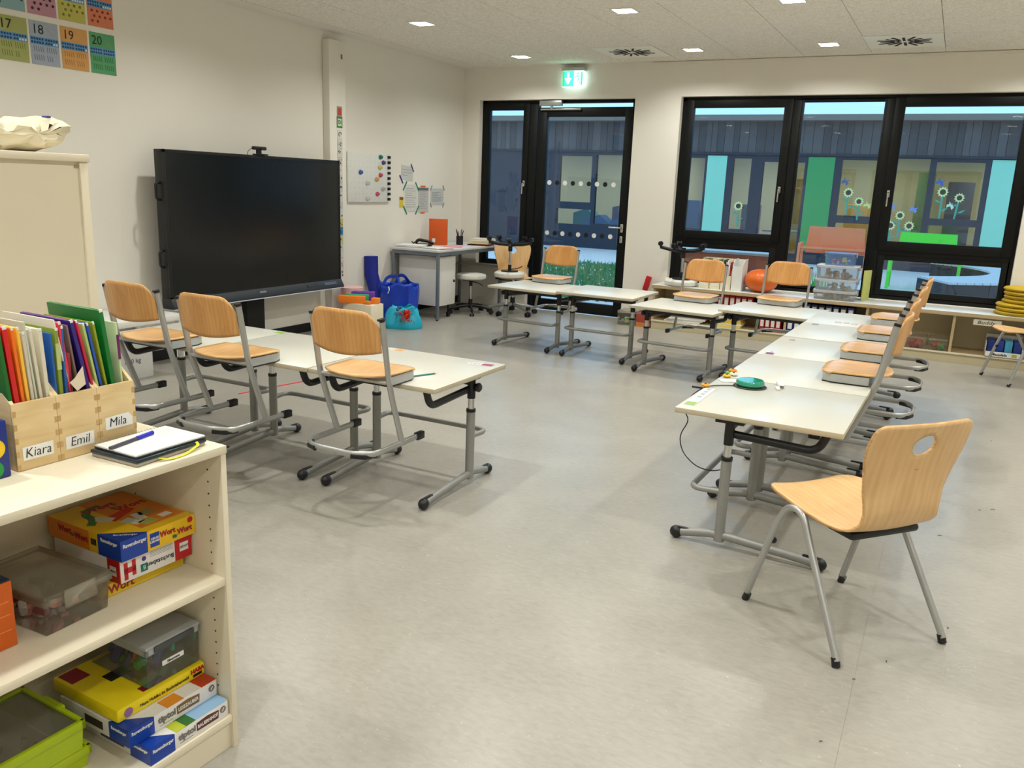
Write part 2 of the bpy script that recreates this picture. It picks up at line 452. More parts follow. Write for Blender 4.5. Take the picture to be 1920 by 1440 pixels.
def sash(x0, x1, z0, z1, t=.085):
    b = MB(); frame_rect(b, x0, x1, z0, z1, t); b.build('sash', M_frame, win)
def pane(x0, x1, z0, z1, y=9.40): MB().box(x0, x1, y, y+.006, z0, z1).build('pane', M_glass, win)
sash(-2.80, -1.665, 1.0, 2.49, .087); pane(-2.72, -1.74, 1.08, 2.41)
b = MB(); frame_rect(b, -2.80, -1.685, .535, .965, .07, y0=FY0+.02); b.build('sash', M_frame, win); pane(-2.74, -1.75, .59, .91)
b = MB(); frame_rect(b, -1.60, -.75, .53, 2.49, .04, y0=FY0+.02); b.build('sash', M_frame, win); pane(-1.57, -.78, .56, 2.46)
sash(-.69, .515, 1.0, 2.49, .092); pane(-.61, .43, 1.08, 2.41)
b = MB(); frame_rect(b, -.665, .515, .535, .965, .065, y0=FY0+.02); b.build('sash', M_frame, win); pane(-.61, .46, .59, .91)
def win_handle(x, z, parent, nm='handle'):
    b = MB(); b.box(x-.014, x+.014, FY0-.012, FY0, z-.035, z+.035, bev=.004)
    b.tube([(x, FY0-.005, z+.01), (x, FY0-.05, z+.01), (x, FY0-.055, z-.125)], .0085, fil=.02)
    return b.build(nm, M_chrome, parent)
win_handle(-1.715, 1.56, win); win_handle(-.645, 1.56, win)

# door with fixed side light
door = thing('door_1', '', '', (0, 0, 0)); del door['label']; del door['category']; door['kind'] = 'structure'
b = MB()
b.box(DX0, DX1, FY0+.02, FY1+.03, DZ-.035, DZ); b.box(DX0, DX0+.05, FY0+.02, FY1+.03, 0, DZ); b.box(DX1-.05, DX1, FY0+.02, FY1+.03, 0, DZ)
b.box(-4.80, -4.62, FY0+.012, FY1+.03, 0, DZ-.03, bev=.003)
b.build('door_frame', M_frame, door)
b = MB(); frame_rect(b, DX0+.03, -4.73, .50, 2.47, .078); b.build('sash', M_frame, door)
MB().box(-5.29, -4.80, 9.40, 9.406, .56, 2.41).build('pane', M_glass, door)
b = MB(); frame_rect(b, -4.60, -3.40, .01, 2.42, .105, tb=.13); b.build('door_leaf', M_frame, door)
MB().box(-4.51, -3.49, 9.40, 9.406, .12, 2.34).build('pane', M_glass, door)
win_handle(-4.765, 1.53, door)
M_dotw = mat('white_film', (240, 240, 236), 0.6); M_dotb = mat('black_film', (12, 12, 14), 0.6)
for z in (1.553, .953):
    for k in range(9):
        x = -4.437+k*(.83/8)
        MB().lathe([(0, -.0006), (.028, -.0006), (.028, .0006), (0, .0006)], seg=20).build('warning_dot', M_dotw if k % 2 == 0 else M_dotb, door).matrix_local = TR(x, 9.397, z) @ RX(PI/2)
b = MB(); b.box(-3.475, -3.44, FY0-.008, FY0, 1.01, 1.11, bev=.006); b.tube([(-3.457, FY0, 1.065), (-3.457, FY0-.055, 1.065), (-3.60, FY0-.055, 1.065)], .0095, fil=.018)
b.build('door_handle', M_chrome, door)
b = MB(); b.box(-3.475, -3.44, FY0-.008, FY0, .89, .97, bev=.006); b.lathe([(0, -.02), (.009, -.02), (.009, 0)], loc=(0, 0, 0), seg=12)
b.build('lock_plate', M_chrome, door)
b = MB(); b.box(-4.58, -4.29, FY0-.045, FY0, 2.435, 2.495, bev=.005); b.build('door_closer', M_silver, door)
b = MB(); b.box(-4.57, -4.05, FY0-.028, FY0-.004, 2.385, 2.405, bev=.003); b.build('closer_rail', M_silver, door)
b = MB(); b.box(-4.44, -4.41, FY0-.032, FY0-.01, 2.40, 2.44, bev=.003); b.build('closer_arm', M_silver, door)

# exit sign
M_egreen = mat('sign_green', (0, 165, 95), 0.5, emit=(0, 200, 110), estr=1.6)
M_ewhite = mat('sign_white', (235, 255, 250), 0.5, emit=(215, 255, 248), estr=2.2)
t = thing('exit_sign', 'lit green and white exit sign with arrow and running figure above the door', 'sign', (-4.12, 9.24, 2.73), 0)
MB().box(-.14, .14, -.03, .055, .075, .11, bev=.004).build('housing', mat('sign_housing', (190, 192, 190), .5), t)
MB().box(-.13, .13, -.008, .008, -.1, .078).build('panel', M_ewhite, t)
MB().box(-.13, .012, -.0105, -.0078, -.095, .073).build('green_field', M_egreen, t)
arrow = [(-.012, .055), (.012, .055), (.012, -.005), (.042, -.005), (0, -.075), (-.042, -.005), (-.012, -.005)]
MB().prism(arrow, 0, .003, M=TR(-.06, -.0105, 0) @ RX(PI/2)).build('arrow', M_ewhite, t)
MB().box(.095, .118, -.0105, -.0078, -.08, .06).build('door_symbol', M_egreen, t)
b = MB()
b.lathe([(0, 0), (.011, 0), (.011, .003), (0, .003)], seg=12)
b.bm.verts.ensure_lookup_table()
for v in b.bm.verts: v.co = TR(.06, -.008, .045) @ RX(PI/2) @ v.co
for p in ([(.055, .03), (.07, -.015)], [(.07, -.015), (.048, -.05), (.03, -.05)], [(.068, -.015), (.085, -.045), (.078, -.08)], [(.057, .025), (.035, .01), (.028, -.008)], [(.06, .022), (.082, .012), (.09, .03)]):
    b.tube([(x, -.0095, z) for x, z in p], .0055, fil=0, seg=6)
b.build('running_figure', M_egreen, t)
area_lamp('exit_sign_lamp', (-4.12, 9.225, 2.72), .22, 0.5, (.75, 1, .95), (PI/2, 0, 0), .16)

# ================================================================ outside
M_pave = mat('courtyard_paving', (238, 220, 208), 0.8, var=0.10, scale=14)
b = MB(); b.box(-16, 8, YB+WT, 21.0, -.16, -.06); struct(b.build('courtyard_ground', M_pave))
FY = 21.0
M_clad = mat('grey_blue_cladding', (88, 78, 76), 0.8, var=0.25, scale=2.5)
M_clad2 = mat('grey_blue_cladding_pale', (104, 92, 88), 0.8, var=0.25, scale=2.5)
M_fdark = mat('facade_frame_blue_grey', (44, 46, 58), 0.6, var=0.05)
M_roof = mat('roof_edge', (132, 116, 104), 0.7)
bld = thing('building', 'low building across the courtyard with grey board cladding and lit rooms', 'building', (0, 0, 0))
b = MB(); b.box(-15, 7, FY-.35, FY+6, 3.20, 3.33); b.build('roof_edge', M_roof, bld)
b = MB(); b.box(-15, 7, FY+.03, FY+.1, 2.45, 3.2); b.build('wall', M_clad, bld)
x = -12.5; k = 0
while x < 2.6:
    wdt = random.choice((.14, .18, .22))
    MB().box(x+.004, x+wdt-.004, FY-.01+random.uniform(0, .012), FY+.03, 2.48, 3.2).build('cladding_board', M_clad if random.random() < .55 else M_clad2, bld)
    x += wdt
b = MB(); b.box(-15, 7, FY-.05, FY+.03, 2.43, 2.475); b.build('sill_band', M_fdark, bld)
# facade panels: list of openings x0,x1,z0,z1
M_teal = mat('teal_facade_panel', (168, 228, 190), 0.5, var=.03)
M_fgreen = mat('green_facade_panel', (62, 160, 84), 0.45, var=.04)
opens = [(-9.62, -8.70, 1.136, 2.33), (-9.66, -8.66, .55, .95), (-8.57, -7.6, .60, 2.37), (-6.5, -5.69, .62, 2.34), (-4.99, -4.56, .66, 2.35), (-4.27, -3.32, .15, 2.28),
         (-2.5, -1.75, 1.11, 2.36), (-2.5, -1.75, .35, .94), (-1.41, -.68, .35, 2.41), (-.55, .39, 1.137, 2.35), (-.55, .39, .35, .985)]
panels = [(-5.63, -5.15, .35, 2.40, M_teal), (-3.25, -2.66, .25, 2.41, M_fgreen), (.51, 1.0, .3, 2.41, M_teal)]
xs = sorted({-15.0, 7.0} | {v for o in opens for v in o[:2]} | {v for p in panels for v in p[:2]})
b = MB()
for xa, xb in zip(xs, xs[1:]):
    xm = (xa+xb)/2
    sp = sorted([(o[2], o[3]) for o in opens if o[0] < xm < o[1]] + [(p[2], p[3]) for p in panels if p[0] < xm < p[1]])
    z = -.06
    for a, c in sp:
        if a > z: b.box(xa, xb, FY, FY+.12, z, a)
        z = c
    b.box(xa, xb, FY, FY+.12, z, 2.45)
b.build('facade_frame', M_fdark, bld)
for p in panels: MB().box(p[0], p[1], FY-.01, FY+.08, p[2], p[3]).build('facade_panel', p[4], bld)
M_fglass = glass_mat('far_glass', (.86, .92, .93), 1.2)
for o in opens: MB().box(o[0], o[1], FY+.05, FY+.06, o[2], o[3]).build('window_pane', M_fglass, bld)
M_room = mat('far_room_wall', (196, 192, 160), 0.85, var=.04, scale=.6)
b = MB(); b.box(-15, 7, FY+4.2, FY+4.3, -.1, 2.9); b.box(-15, 7, FY+.12, FY+4.3, -.16, -.06); b.box(-15, 7, FY+.12, FY+4.3, 2.75, 2.85)
b.box(-6.9, -6.8, FY+.12, FY+4.2, -.1, 2.8); b.box(-15.1, -15, FY, FY+4.3, -.1, 2.8); b.box(7, 7.1, FY, FY+4.3, -.1, 2.8)
b.build('room_wall', M_room, bld)
for lx in (-12, -9, -5, -2, 1, 4):
    area_lamp('far_room_lamp', (lx, FY+2.2, 2.7), 1.2, 48, (1, .93, .76))
def far(nm, x0, x1, y0, y1, z0, z1, col, lab, cat, grp=None, rz=0):
    cx, cy = (x0+x1)/2, (y0+y1)/2
    b = MB(); b.box(-(x1-x0)/2, (x1-x0)/2, -(y1-y0)/2, (y1-y0)/2, 0, z1-z0, bev=.02)
    o = b.build(nm, mat(nm+str(col), col, .6), None); o.location = (cx, cy, z0); o.rotation_euler = (0, 0, rz)
    return tag(o, lab, cat, grp)
far('cupboard', -3.9, -3.1, FY+1.9, FY+2.4, -.06, 1.95, (205, 160, 80), 'yellow-brown cupboard inside the lit room behind the coral bench', 'cupboard')
far('cupboard', -2.6, -1.6, FY+2.6, FY+3.1, -.06, 1.35, (190, 150, 70), 'ochre cupboard behind the paper sunflowers right of the green facade panel', 'cupboard')
far('cupboard', -6.6, -6.1, FY+1.3, FY+1.8, -.06, 1.3, (40, 90, 170), 'blue cupboard in the far room left of the teal panel', 'cupboard')
far('cupboard', -5.95, -5.7, FY+1.3, FY+1.8, -.06, 1.3, (150, 45, 60), 'dark red narrow cupboard in the far room left of the teal panel', 'cupboard')
far('cupboard', -.3, .3, FY+3.2, FY+3.8, -.06, 2.0, (48, 62, 92), 'dark blue doorway cupboard behind the tall paper sunflowers', 'cupboard')
far('cupboard', -5.0, -4.55, FY+1.4, FY+1.7, -.06, 1.25, (120, 60, 70), 'low dark red cupboard behind the single paper sunflower', 'cupboard')
far('door_panel', -1.0, -.6, FY+2.9, FY+3.0, -.06, 2.2, (70, 110, 70), 'green door leaf inside the far room beside the blue mullion', 'door')
far('table', -4.25, -3.3, FY+.5, FY+1.1, .62, .67, (160, 170, 165), 'grey table top behind the far glass door', 'table')
# soft play blocks behind the far left windows
for (x0, x1, z0, z1, col, lb) in ((-9.9, -9.2, -.06, .95, (40, 130, 120), 'green soft play block behind the far left window'), (-9.25, -8.5, -.06, .8, (25, 85, 165), 'blue soft play block behind the far left window'),
        (-8.7, -7.4, -.06, 1.2, (135, 25, 50), 'dark red soft play block behind the far window right of the blue one'), (-8.5, -8.0, -.06, .75, (35, 100, 190), 'bright blue soft play block in front of the dark red one'), (-8.0, -7.5, -.06, .62, (30, 110, 55), 'green soft play wedge in front of the dark red block')):
    b = MB(); wd = x1-x0
    b.prism([(-wd/2, 0), (wd/2, 0), (wd/2, (z1-z0)*.72), (wd*.1, (z1-z0)), (-wd/2, (z1-z0)*.85)], 0, .5, M=RX(PI/2))
    o = b.build('soft_play_block', mat('soft'+str(col), col, .5)); o.location = ((x0+x1)/2, FY+(1.5 if z1 < .9 else 2.2), z0)
    tag(o, lb, 'soft block', 'coloured soft play blocks in the far room')

# paper sunflowers and butterflies stuck on the far windows
M_petal = mat('paper_petal', (255, 240, 160), .7); M_core = mat('paper_core', (70, 60, 40), .7); M_stem = mat('paper_stem', (60, 170, 140), .7)
def sunflower(x, z, h, lab, r=.105, lean=0.0):
    t = thing('paper_sunflower', lab, 'paper flower', (x, FY-.012, z), 0, 'paper sunflowers on the windows across the courtyard')
    b = MB(); P = []
    for k in range(22):
        a = 2*PI*k/22; rr = r if k % 2 == 0 else r*.7
        P.append((rr*math.cos(a), rr*math.sin(a)))
    b.prism(P, 0, .003, M=RX(PI/2)); b.build('petals', M_petal, t)
    MB().lathe([(0, .003), (r*.5, .003), (r*.5, .006), (0, .006)], seg=14).build('core', M_core, t).rotation_euler = (PI/2, 0, 0)
    b = MB(); b.box(-.018, .018, -.002, .001, -h, -r*.6); b.build('stem', M_stem, t).rotation_euler = (0, lean, 0)
    for s in (-1, 1):
        b = MB(); b.prism([(0, 0), (s*.07, .05), (s*.15, .07), (s*.08, 0)], 0, .003, M=TR(0, 0, -h*(.55+.15*s)) @ RX(PI/2)); b.build('leaf', M_stem, t)
sunflower(-.35, 1.713, .58, 'tall paper sunflower right of the blue mullion', .12); sunflower(-.01, 1.60, .46, 'paper sunflower next to the tallest one, beside the teal strip', .11, .1)
sunflower(-1.14, 1.17, .5, 'paper sunflower above two lower ones, behind the green bench', .11); sunflower(-1.31, .94, .4, 'lowest left paper sunflower beside the window mullion', .115)
sunflower(-.925, .947, .35, 'low paper sunflower just above the green bench', .115); sunflower(-2.29, 1.63, .5, 'paper sunflower above the coral bench, left of two', .12)
sunflower(-2.04, 1.44, .42, 'paper sunflower above the coral bench, right of two', .11); sunflower(-4.77, 1.22, .5, 'single paper sunflower seen through the left window', .12)
def butterfly(x, z, col, lab):
    b = MB(); b.prism([(0, -.01), (.06, -.07), (.08, 0), (.04, .02), (.07, .08), (0, .03), (-.07, .08), (-.04, .02), (-.08, 0), (-.06, -.07)], 0, .003, M=RX(PI/2) )
    o = b.build('paper_butterfly', mat('bfly'+str(col), col, .7)); o.location = (x, FY-.012, z); o.rotation_euler = (0, .4, 0)
    tag(o, lab, 'paper butterfly', 'paper butterflies on the far windows')
butterfly(-.43, 1.915, (40, 100, 190), 'blue paper butterfly above the tall sunflower'); butterfly(-.16, 1.425, (235, 235, 190), 'cream paper butterfly between the two tall sunflowers')
butterfly(-.88, 1.312, (130, 150, 220), 'pale blue paper butterfly left of the blue mullion'); butterfly(-1.32, 1.362, (150, 150, 200), 'lilac paper butterfly near the black window post')
butterfly(-1.846, 1.363, (235, 230, 130), 'yellow paper butterfly right of the coral bench sunflowers'); butterfly(-2.387, 1.866, (80, 100, 150), 'blue-grey paper butterfly above the coral bench')

# benches
def plank_bench(name, lab, loc, w_, hb, zb, col, rz=0):
    m = mat(name+'_paint', col, .45, var=.03)
    t = thing('garden_bench', lab, 'bench', loc, rz)
    P = [(-w_/2, zb), (w_/2, zb), (w_/2-.04, hb), (-w_/2+.04, hb)]
    MB().prism(P, 0, .03, M=TR(0, .02, 0) @ RX(PI/2)).build('backrest', m, t)
    b = MB(); b.box(-w_/2-.05, w_/2+.05, -.45, .02, .54, .57, bev=.005); b.build('seat', m, t)
    for s in (-1, 1):
        b = MB(); x = s*(w_/2+.06)
        b.prism([(.05, 0), (-.02, .62), (-.10, .66), (-.46, .64), (-.50, 0), (-.44, 0), (-.40, .54), (-.06, .54), (-.02, 0)], -.025, .025, M=TR(x, 0, 0) @ Matrix(((0, 0, 1, 0), (1, 0, 0, 0), (0, 1, 0, 0), (0, 0, 0, 1))))
        b.build('side_panel', m, t)
plank_bench('coral', 'coral coloured metal bench across the courtyard', (-2.12, 18.3, -.06), 1.15, .98, .44, (255, 140, 88))
plank_bench('lime', 'bright green metal bench across the courtyard, right', (-.40, 17.0, -.06), 1.0, 1.0, .50, (90, 230, 60))
# round slatted seat
M_slat = mat('grey_slats', (214, 208, 204), .7, var=.12, scale=8)
t = thing('ring_bench', 'large curved bench with slatted pale top and black skirt in the courtyard', 'bench', (-1.38, 15.8, -.06), 0)
R0, R1, A0, A1 = 2.0, 2.9, math.radians(-61), math.radians(58)
n = 46
for k in range(n):
    a0 = A0+(A1-A0)*k/n+.003; a1 = A0+(A1-A0)*(k+1)/n-.003
    MB().prism([(R0*math.cos(a0), R0*math.sin(a0)), (R1*math.cos(a0), R1*math.sin(a0)), (R1*math.cos(a1), R1*math.sin(a1)), (R0*math.cos(a1), R0*math.sin(a1))], .43, .462).build('slat', M_slat, t)
M_skirt = mat('black_skirt', (22, 22, 28), .5)
m_ = 9
for k in range(m_):
    a0 = A0+(A1-A0)*k/m_+.002; a1 = A0+(A1-A0)*(k+1)/m_-.002
    for ra, rb in ((R0+.02, R0+.06), (R1-.06, R1-.02)):
        MB().prism([(ra*math.cos(a0), ra*math.sin(a0)), (rb*math.cos(a0), rb*math.sin(a0)), (rb*math.cos(a1), rb*math.sin(a1)), (ra*math.cos(a1), ra*math.sin(a1))], 0, .43).build('skirt_panel', M_skirt, t)
for a_ in (A0, A1):
    MB().box(R0+.03, R1-.03, -.02, .02, 0, .43, M=RZ(a_+(.006 if a_ < 0 else -.006))).build('skirt_panel', M_skirt, t)
# grass bed near the door
M_grass = mat('hedge_leaf', (92, 140, 78), .6, var=.45, scale=30)
b = MB(); rnd = random.Random(3)
for k in range(5200):
    x = rnd.uniform(-7.6, -4.15); y = 11.0+rnd.random()*5.6
    if x < -6.9+(y-11)*-.12: continue
    h = rnd.uniform(.03, .12); a = rnd.uniform(0, PI); w_ = rnd.uniform(.015, .035); L = Vector((math.cos(a)*w_, math.sin(a)*w_, 0)); T = Vector((rnd.uniform(-.05, .05), rnd.uniform(-.05, .05), h))
    p = Vector((x, y, -.06)); v = [b.bm.verts.new(p-L), b.bm.verts.new(p+L), b.bm.verts.new(p+T)]; b.bm.faces.new(v)
o = b.build('low_groundcover', M_grass); tag(o, 'bed of low green groundcover outside the glass door', 'plants', kind='stuff')
b = MB(); rnd = random.Random(5)
for k in range(420):
    x = -2.06+rnd.gauss(0, .22); y = 13.4+rnd.gauss(0, .15); h = rnd.uniform(.1, .42); a = rnd.uniform(0, PI)
    L = Vector((math.cos(a)*.02, math.sin(a)*.02, 0)); T = Vector((rnd.uniform(-.08, .08), rnd.uniform(-.08, .08), h)); p = Vector((x, y, -.06+rnd.random()*.1))
    v = [b.bm.verts.new(p-L), b.bm.verts.new(p+L), b.bm.verts.new(p+T)]; b.bm.faces.new(v)
o = b.build('grass_tuft', mat('fresh_grass', (96, 190, 60), .6, var=.2)); tag(o, 'bright green grass tuft outside, left of the stacked clear boxes', 'plant', kind='stuff')
# brick-red planter wall outside low window
t = thing('planter', 'tall brick-red planter box outside behind the magazine holders', 'planter', (-2.40, 10.3, -.06), 0)
MB().box(-.62, .60, -.2, .2, 0, .86, bev=.01).build('box_wall', mat('brick_red_planter', (214, 112, 72), .7, var=.12, scale=4), t)
MB().box(-.64, .62, -.22, .22, .86, .89, bev=.006).build('rim', mat('planter_rim', (215, 212, 208), .6), t)
# ================================================================ school tables
def make_table(label, h, w_=.735, d=.68):
    t = thing('school_table', label, 'table', (0, 0, 0), 0, 'height-adjustable single school tables')
    x, y = w_/2-.002, d/2-.001
    b = MB(); b.box(-x, x, -y, y, h-.0235, h, 0, bev=.003)
    o = b.build('tabletop', [M_lam, M_edge], t)
    for p in o.data.polygons:
        if abs(p.normal.z) < .5: p.material_index = 1
    lx = w_/2-.075; cy = .115
    for s in (-1, 1):
        b = MB()
        b.cyl((s*lx, cy, .03), (s*lx, cy, h-.21), .0225, 16)
        b.tube([(s*lx, -.30, .028), (s*lx, -.16, .040), (s*lx, cy-.04, .056), (s*lx, cy+.04, .056), (s*lx, .22, .044), (s*lx, .30, .028)], .019, seg=12, r2=.017)
        leg = b.build('leg', M_grey, t)
        for e in (-1, 1):
            b = MB(); b.sphere((s*lx, e*.305, .028), .0275, 12, 8, sc=(.95, 1.1, 1)); b.box(s*lx-.008, s*lx+.008, min(e*.30, e*.235), max(e*.30, e*.235), .049, .056, bev=.002)
            b.build('end_cap', M_black, leg)
        MB().cyl((s*lx, cy, h-.215), (s*lx, cy, h-.20), .0245, 16).build('collar', M_black, leg)
        MB().cyl((s*lx, cy, h-.20), (s*lx, cy, h-.14), .0165, 14).build('inner_tube', M_chrome, leg)
        b = MB(); b.cyl((s*lx, cy, h-.145), (s*lx, cy, h-.025), .021, 14)
        b.box(s*lx-.02, s*lx+.02, cy-.06, cy+.06, h-.05, h-.024)
        b.build('clamp', M_black, leg)
        b = MB(); b.tube([(s*(lx-.015), -.275, h-.026), (s*(lx-.015), -.24, h-.115), (s*(lx-.015), cy, h-.10)], .0175, fil=.08, seg=10)
        b.build('bracket', M_black, leg)
    b = MB(); b.box(-lx, lx, cy-.018, cy+.018, h-.075, h-.035); b.build('cross_bar', M_black, t)
    b = MB(); b.tube([(-lx, cy, .255), (-lx-.02, cy+.14, .255), (lx+.02, cy+.14, .255), (lx, cy, .255)], .0135, fil=.06, seg=10)
    b.build('foot_rail', M_grey, t)
    b = MB(); b.cyl((lx, cy, h-.085), (lx+.03, cy, h-.085), .008, 8)
    b.lathe([(0, 0), (.018, 0), (.024, .008), (.024, .02), (.018, .028), (0, .028)], seg=7)
    o = b.bm; o.verts.ensure_lookup_table()
    nv = 16
    for v in o.verts[nv:]: v.co = TR(lx+.024, cy, h-.085) @ RY(PI/2) @ v.co
    b.build('knob', M_black, t)
    return t
TB = [  # x, y, h, rot(deg), label
 (-2.323, 3.385, .600, 0.0, 'near-left school table with a teal pencil, standing at the free right end of its row'),
 (-3.062, 3.385, .600, 0.0, 'middle school table of the near-left row'),
 (-3.801, 3.385, .600, 0.3, 'leftmost school table of the near-left row, next to the tall cabinet'),
 (-3.455, 7.19, .575, -4.5, 'leftmost school table of the far row, in front of the swivel chair'),
 (-2.722, 7.13, .592, -1.0, 'far-row school table without a chair, in front of the glass door'),
 (-1.93, 6.90, .565, -5.5, 'far-row school table under the chair beside the magazine holders'),
 (-1.225, 7.065, .583, -5.0, 'far-row school table under the chair before the orange ball'),
 (-.600, 3.71, .613, 88.8, 'nearest school table of the right row, with the green puck and the cable on it'),
 (-.583, 4.448, .613, 88.8, 'second school table from the near end of the right row'),
 (-.567, 5.186, .613, 88.8, 'third school table from the near end of the right row'),
 (-.550, 5.935, .613, 88.8, 'fourth school table from the near end of the right row, with foil squares on it'),
 (-.533, 6.673, .613, 88.8, 'farthest school table of the right row, nearest the window shelf'),
]
tabs = {}
for (x, y, h, r, lab) in TB:
    rz = math.radians(r + (180 if 3.9 < y and r < 45 else 0))
    if h in tabs: o = dup(tabs[h], (x, y, 0), rz, lab)
    else:
        o = make_table(lab, h); tabs[h] = o; o.location = (x, y, 0); o.rotation_euler = (0, 0, rz)

# ================================================================ school chairs
def make_chair(label):
    """origin under the front ends of the side tubes; +y is where the sitter looks; floor runner on z=0"""
    t = thing('school_chair', label, 'chair', (0, 0, 0), 0, 'beech school chairs hung on the tables')
    # seat shell
    b = MB(); nu, nv = 14, 12; g = []
    for j in range(nv+1):
        v = j/nv; y = -.165+.325*v
        row = []
        for i in range(nu+1):
            u = -1+2*i/nu
            wx = .178 if v > .55 else .178-.012*((.55-v)/.55)**2
            yy = y
            if v < .5: yy += .055*abs(u)**2.6*(1-v*2)          # bulging rear edge
            if v > .8: yy -= .045*abs(u)**5*((v-.8)/.2)          # rounded front corners
            z = .338+.004*abs(u)**2-.006*math.exp(-((v-.45)/.3)**2)*(1-u*u) - (.006*((v-.85)/.15) if v > .85 else 0)
            row.append(b.bm.verts.new((u*wx, yy, z)))
        g.append(row)
    for j in range(nv):
        for i in range(nu): b.bm.faces.new((g[j][i], g[j][i+1], g[j+1][i+1], g[j+1][i]))
    o = b.build('seat', [M_beechs, M_ply], t, smooth=True)
    md = o.modifiers.new('thick', 'SOLIDIFY'); md.thickness = .009; md.offset = 1; md.material_offset_rim = 1
    # grey carrier under the seat
    b = MB(); P = [(-.172, -.07), (.172, -.07), (.172, .10), (.150, .147), (-.150, .147), (-.172, .10)]
    b.prism(P, .296, .336); b.build('seat_carrier', mat('light_grey_plastic', (176, 178, 176), .5), t)
    b = MB(); b.prism([(p[0]*1.0, p[1]) for p in P], .290, .297); b.build('rubber_pad', M_black, t)
    # backrest
    b = MB(); nu, nv = 16, 10; g = []
    for j in range(nv+1):
        v = j/nv; row = []
        for i in range(nu+1):
            u = -1+2*i/nu
            zt = .645-.006*u*u - .068*max(0, (abs(u)-.60)/.40)**2.4
            zb = .462-.022*(1-u*u) + .0*abs(u)
            z = zb+(zt-zb)*v
            hw = .186
            y = -.150-.030*(z-.45)/.2-.036*(1-u*u)
            row.append(b.bm.verts.new((u*hw, y, z)))
        g.append(row)
    for j in range(nv):
        for i in range(nu): b.bm.faces.new((g[j][i], g[j][i+1], g[j+1][i+1], g[j+1][i]))
    o = b.build('backrest', [M_beech, M_ply], t, smooth=True)
    md = o.modifiers.new('thick', 'SOLIDIFY'); md.thickness = .009; md.offset = 0; md.material_offset_rim = 1
    # side tubes
    for s in (-1, 1):
        b = MB(); b.tube([(s*.194, -.160, .605), (s*.194, -.112, .335), (s*.192, -.085, .25), (s*.188, 0, .02)], .0105, fil=.06, seg=12, r2=.0165, frame=(1, 0, 0))
        b.build('side_tube', M_silver, t)
        b = MB(); b.tube([(s*.194, -.160, .602), (s*.194, -.1625, .615)], [.0118, .0095], seg=12, r2=.0165, frame=(1, 0, 0)); b.box(min(s*.194, s*.178), max(s*.194, s*.178), -.176, -.150, .603, .613, bev=.002)
        b.build('tube_cap', M_black, t)
    # runner
    P = [(-.188, .165, .016), (-.188, -.215, .016), (-.10, -.262, .016), (.10, -.262, .016), (.188, -.215, .016), (.188, .165, .016)]
    b = MB(); b.tube(P, .015, fil=.10, seg=12, r2=.009, frame=(0, 0, 1), n=7); b.build('runner', M_silver, t)
    for s in (-1, 1):
        b = MB(); b.box(s*.188-.0135, s*.188+.0135, .115, .172, -.002, .034, bev=.004); b.build('glide', M_black, t)
        b = MB(); b.tube([(s*.183, -.185, .008), (s*.158, -.236, .006), (s*.10, -.262, .008)], .013, seg=8, r2=.011, frame=(0, 0, 1)); b.build('glide', M_black, t)
    b = MB(); b.cyl((-.19, -.108, .318), (.19, -.108, .318), .010, 10); b.build('cross_tube', M_silver, t)
    return t
CH = [ # x, y, table h, rot, label
 (-2.31, 3.03, .600, 0, 'school chair hung on the near-left row, closest to the teal pencil'),
 (-3.07, 2.955, .600, 0, 'school chair with a yellow dot on its back, hung on the near-left row'),
 (-3.69, 3.02, .600, 0, 'leftmost school chair with a dark hole on its back, hung on the near-left row'),
 (-3.49, 7.575, .575, 176, 'school chair hung on the far row in front of the glass door'),
 (-1.945, 7.29, .565, 174, 'school chair hung on the far row in front of the magazine holders'),
 (-1.255, 7.47, .583, 175, 'school chair hung on the far row in front of the orange ball'),
 (-.335, 4.45, .613, 90, 'nearest of the four school chairs hung on the right row'),
 (-.33, 5.13, .613, 90, 'second nearest of the four school chairs hung on the right row'),
 (-.318, 5.92, .613, 90, 'third of the four school chairs hung on the right row'),
 (-.30, 6.67, .613, 90, 'farthest of the four school chairs hung on the right row'),
]
chair0 = None
for k, (x, y, h, r, lab) in enumerate(CH):
    if chair0 is None: chair0 = o = make_chair(lab); o.location = (x, y, h-.290); o.rotation_euler = (0, 0, math.radians(r))
    else: o = dup(chair0, (x, y, h-.290), math.radians(r), lab)
    if k < 3:
        c = ((130, 60, 30), (236, 200, 40), (60, 45, 35))[k]
        q = MB().lathe([(0, -.001), (.007, -.001), (.007, .001), (0, .001)], seg=10).build('dot', mat('dot'+str(k), c, .6), o)
        q.matrix_local = TR(-.045 if k else -.055, -.199, .565) @ RX(PI/2)

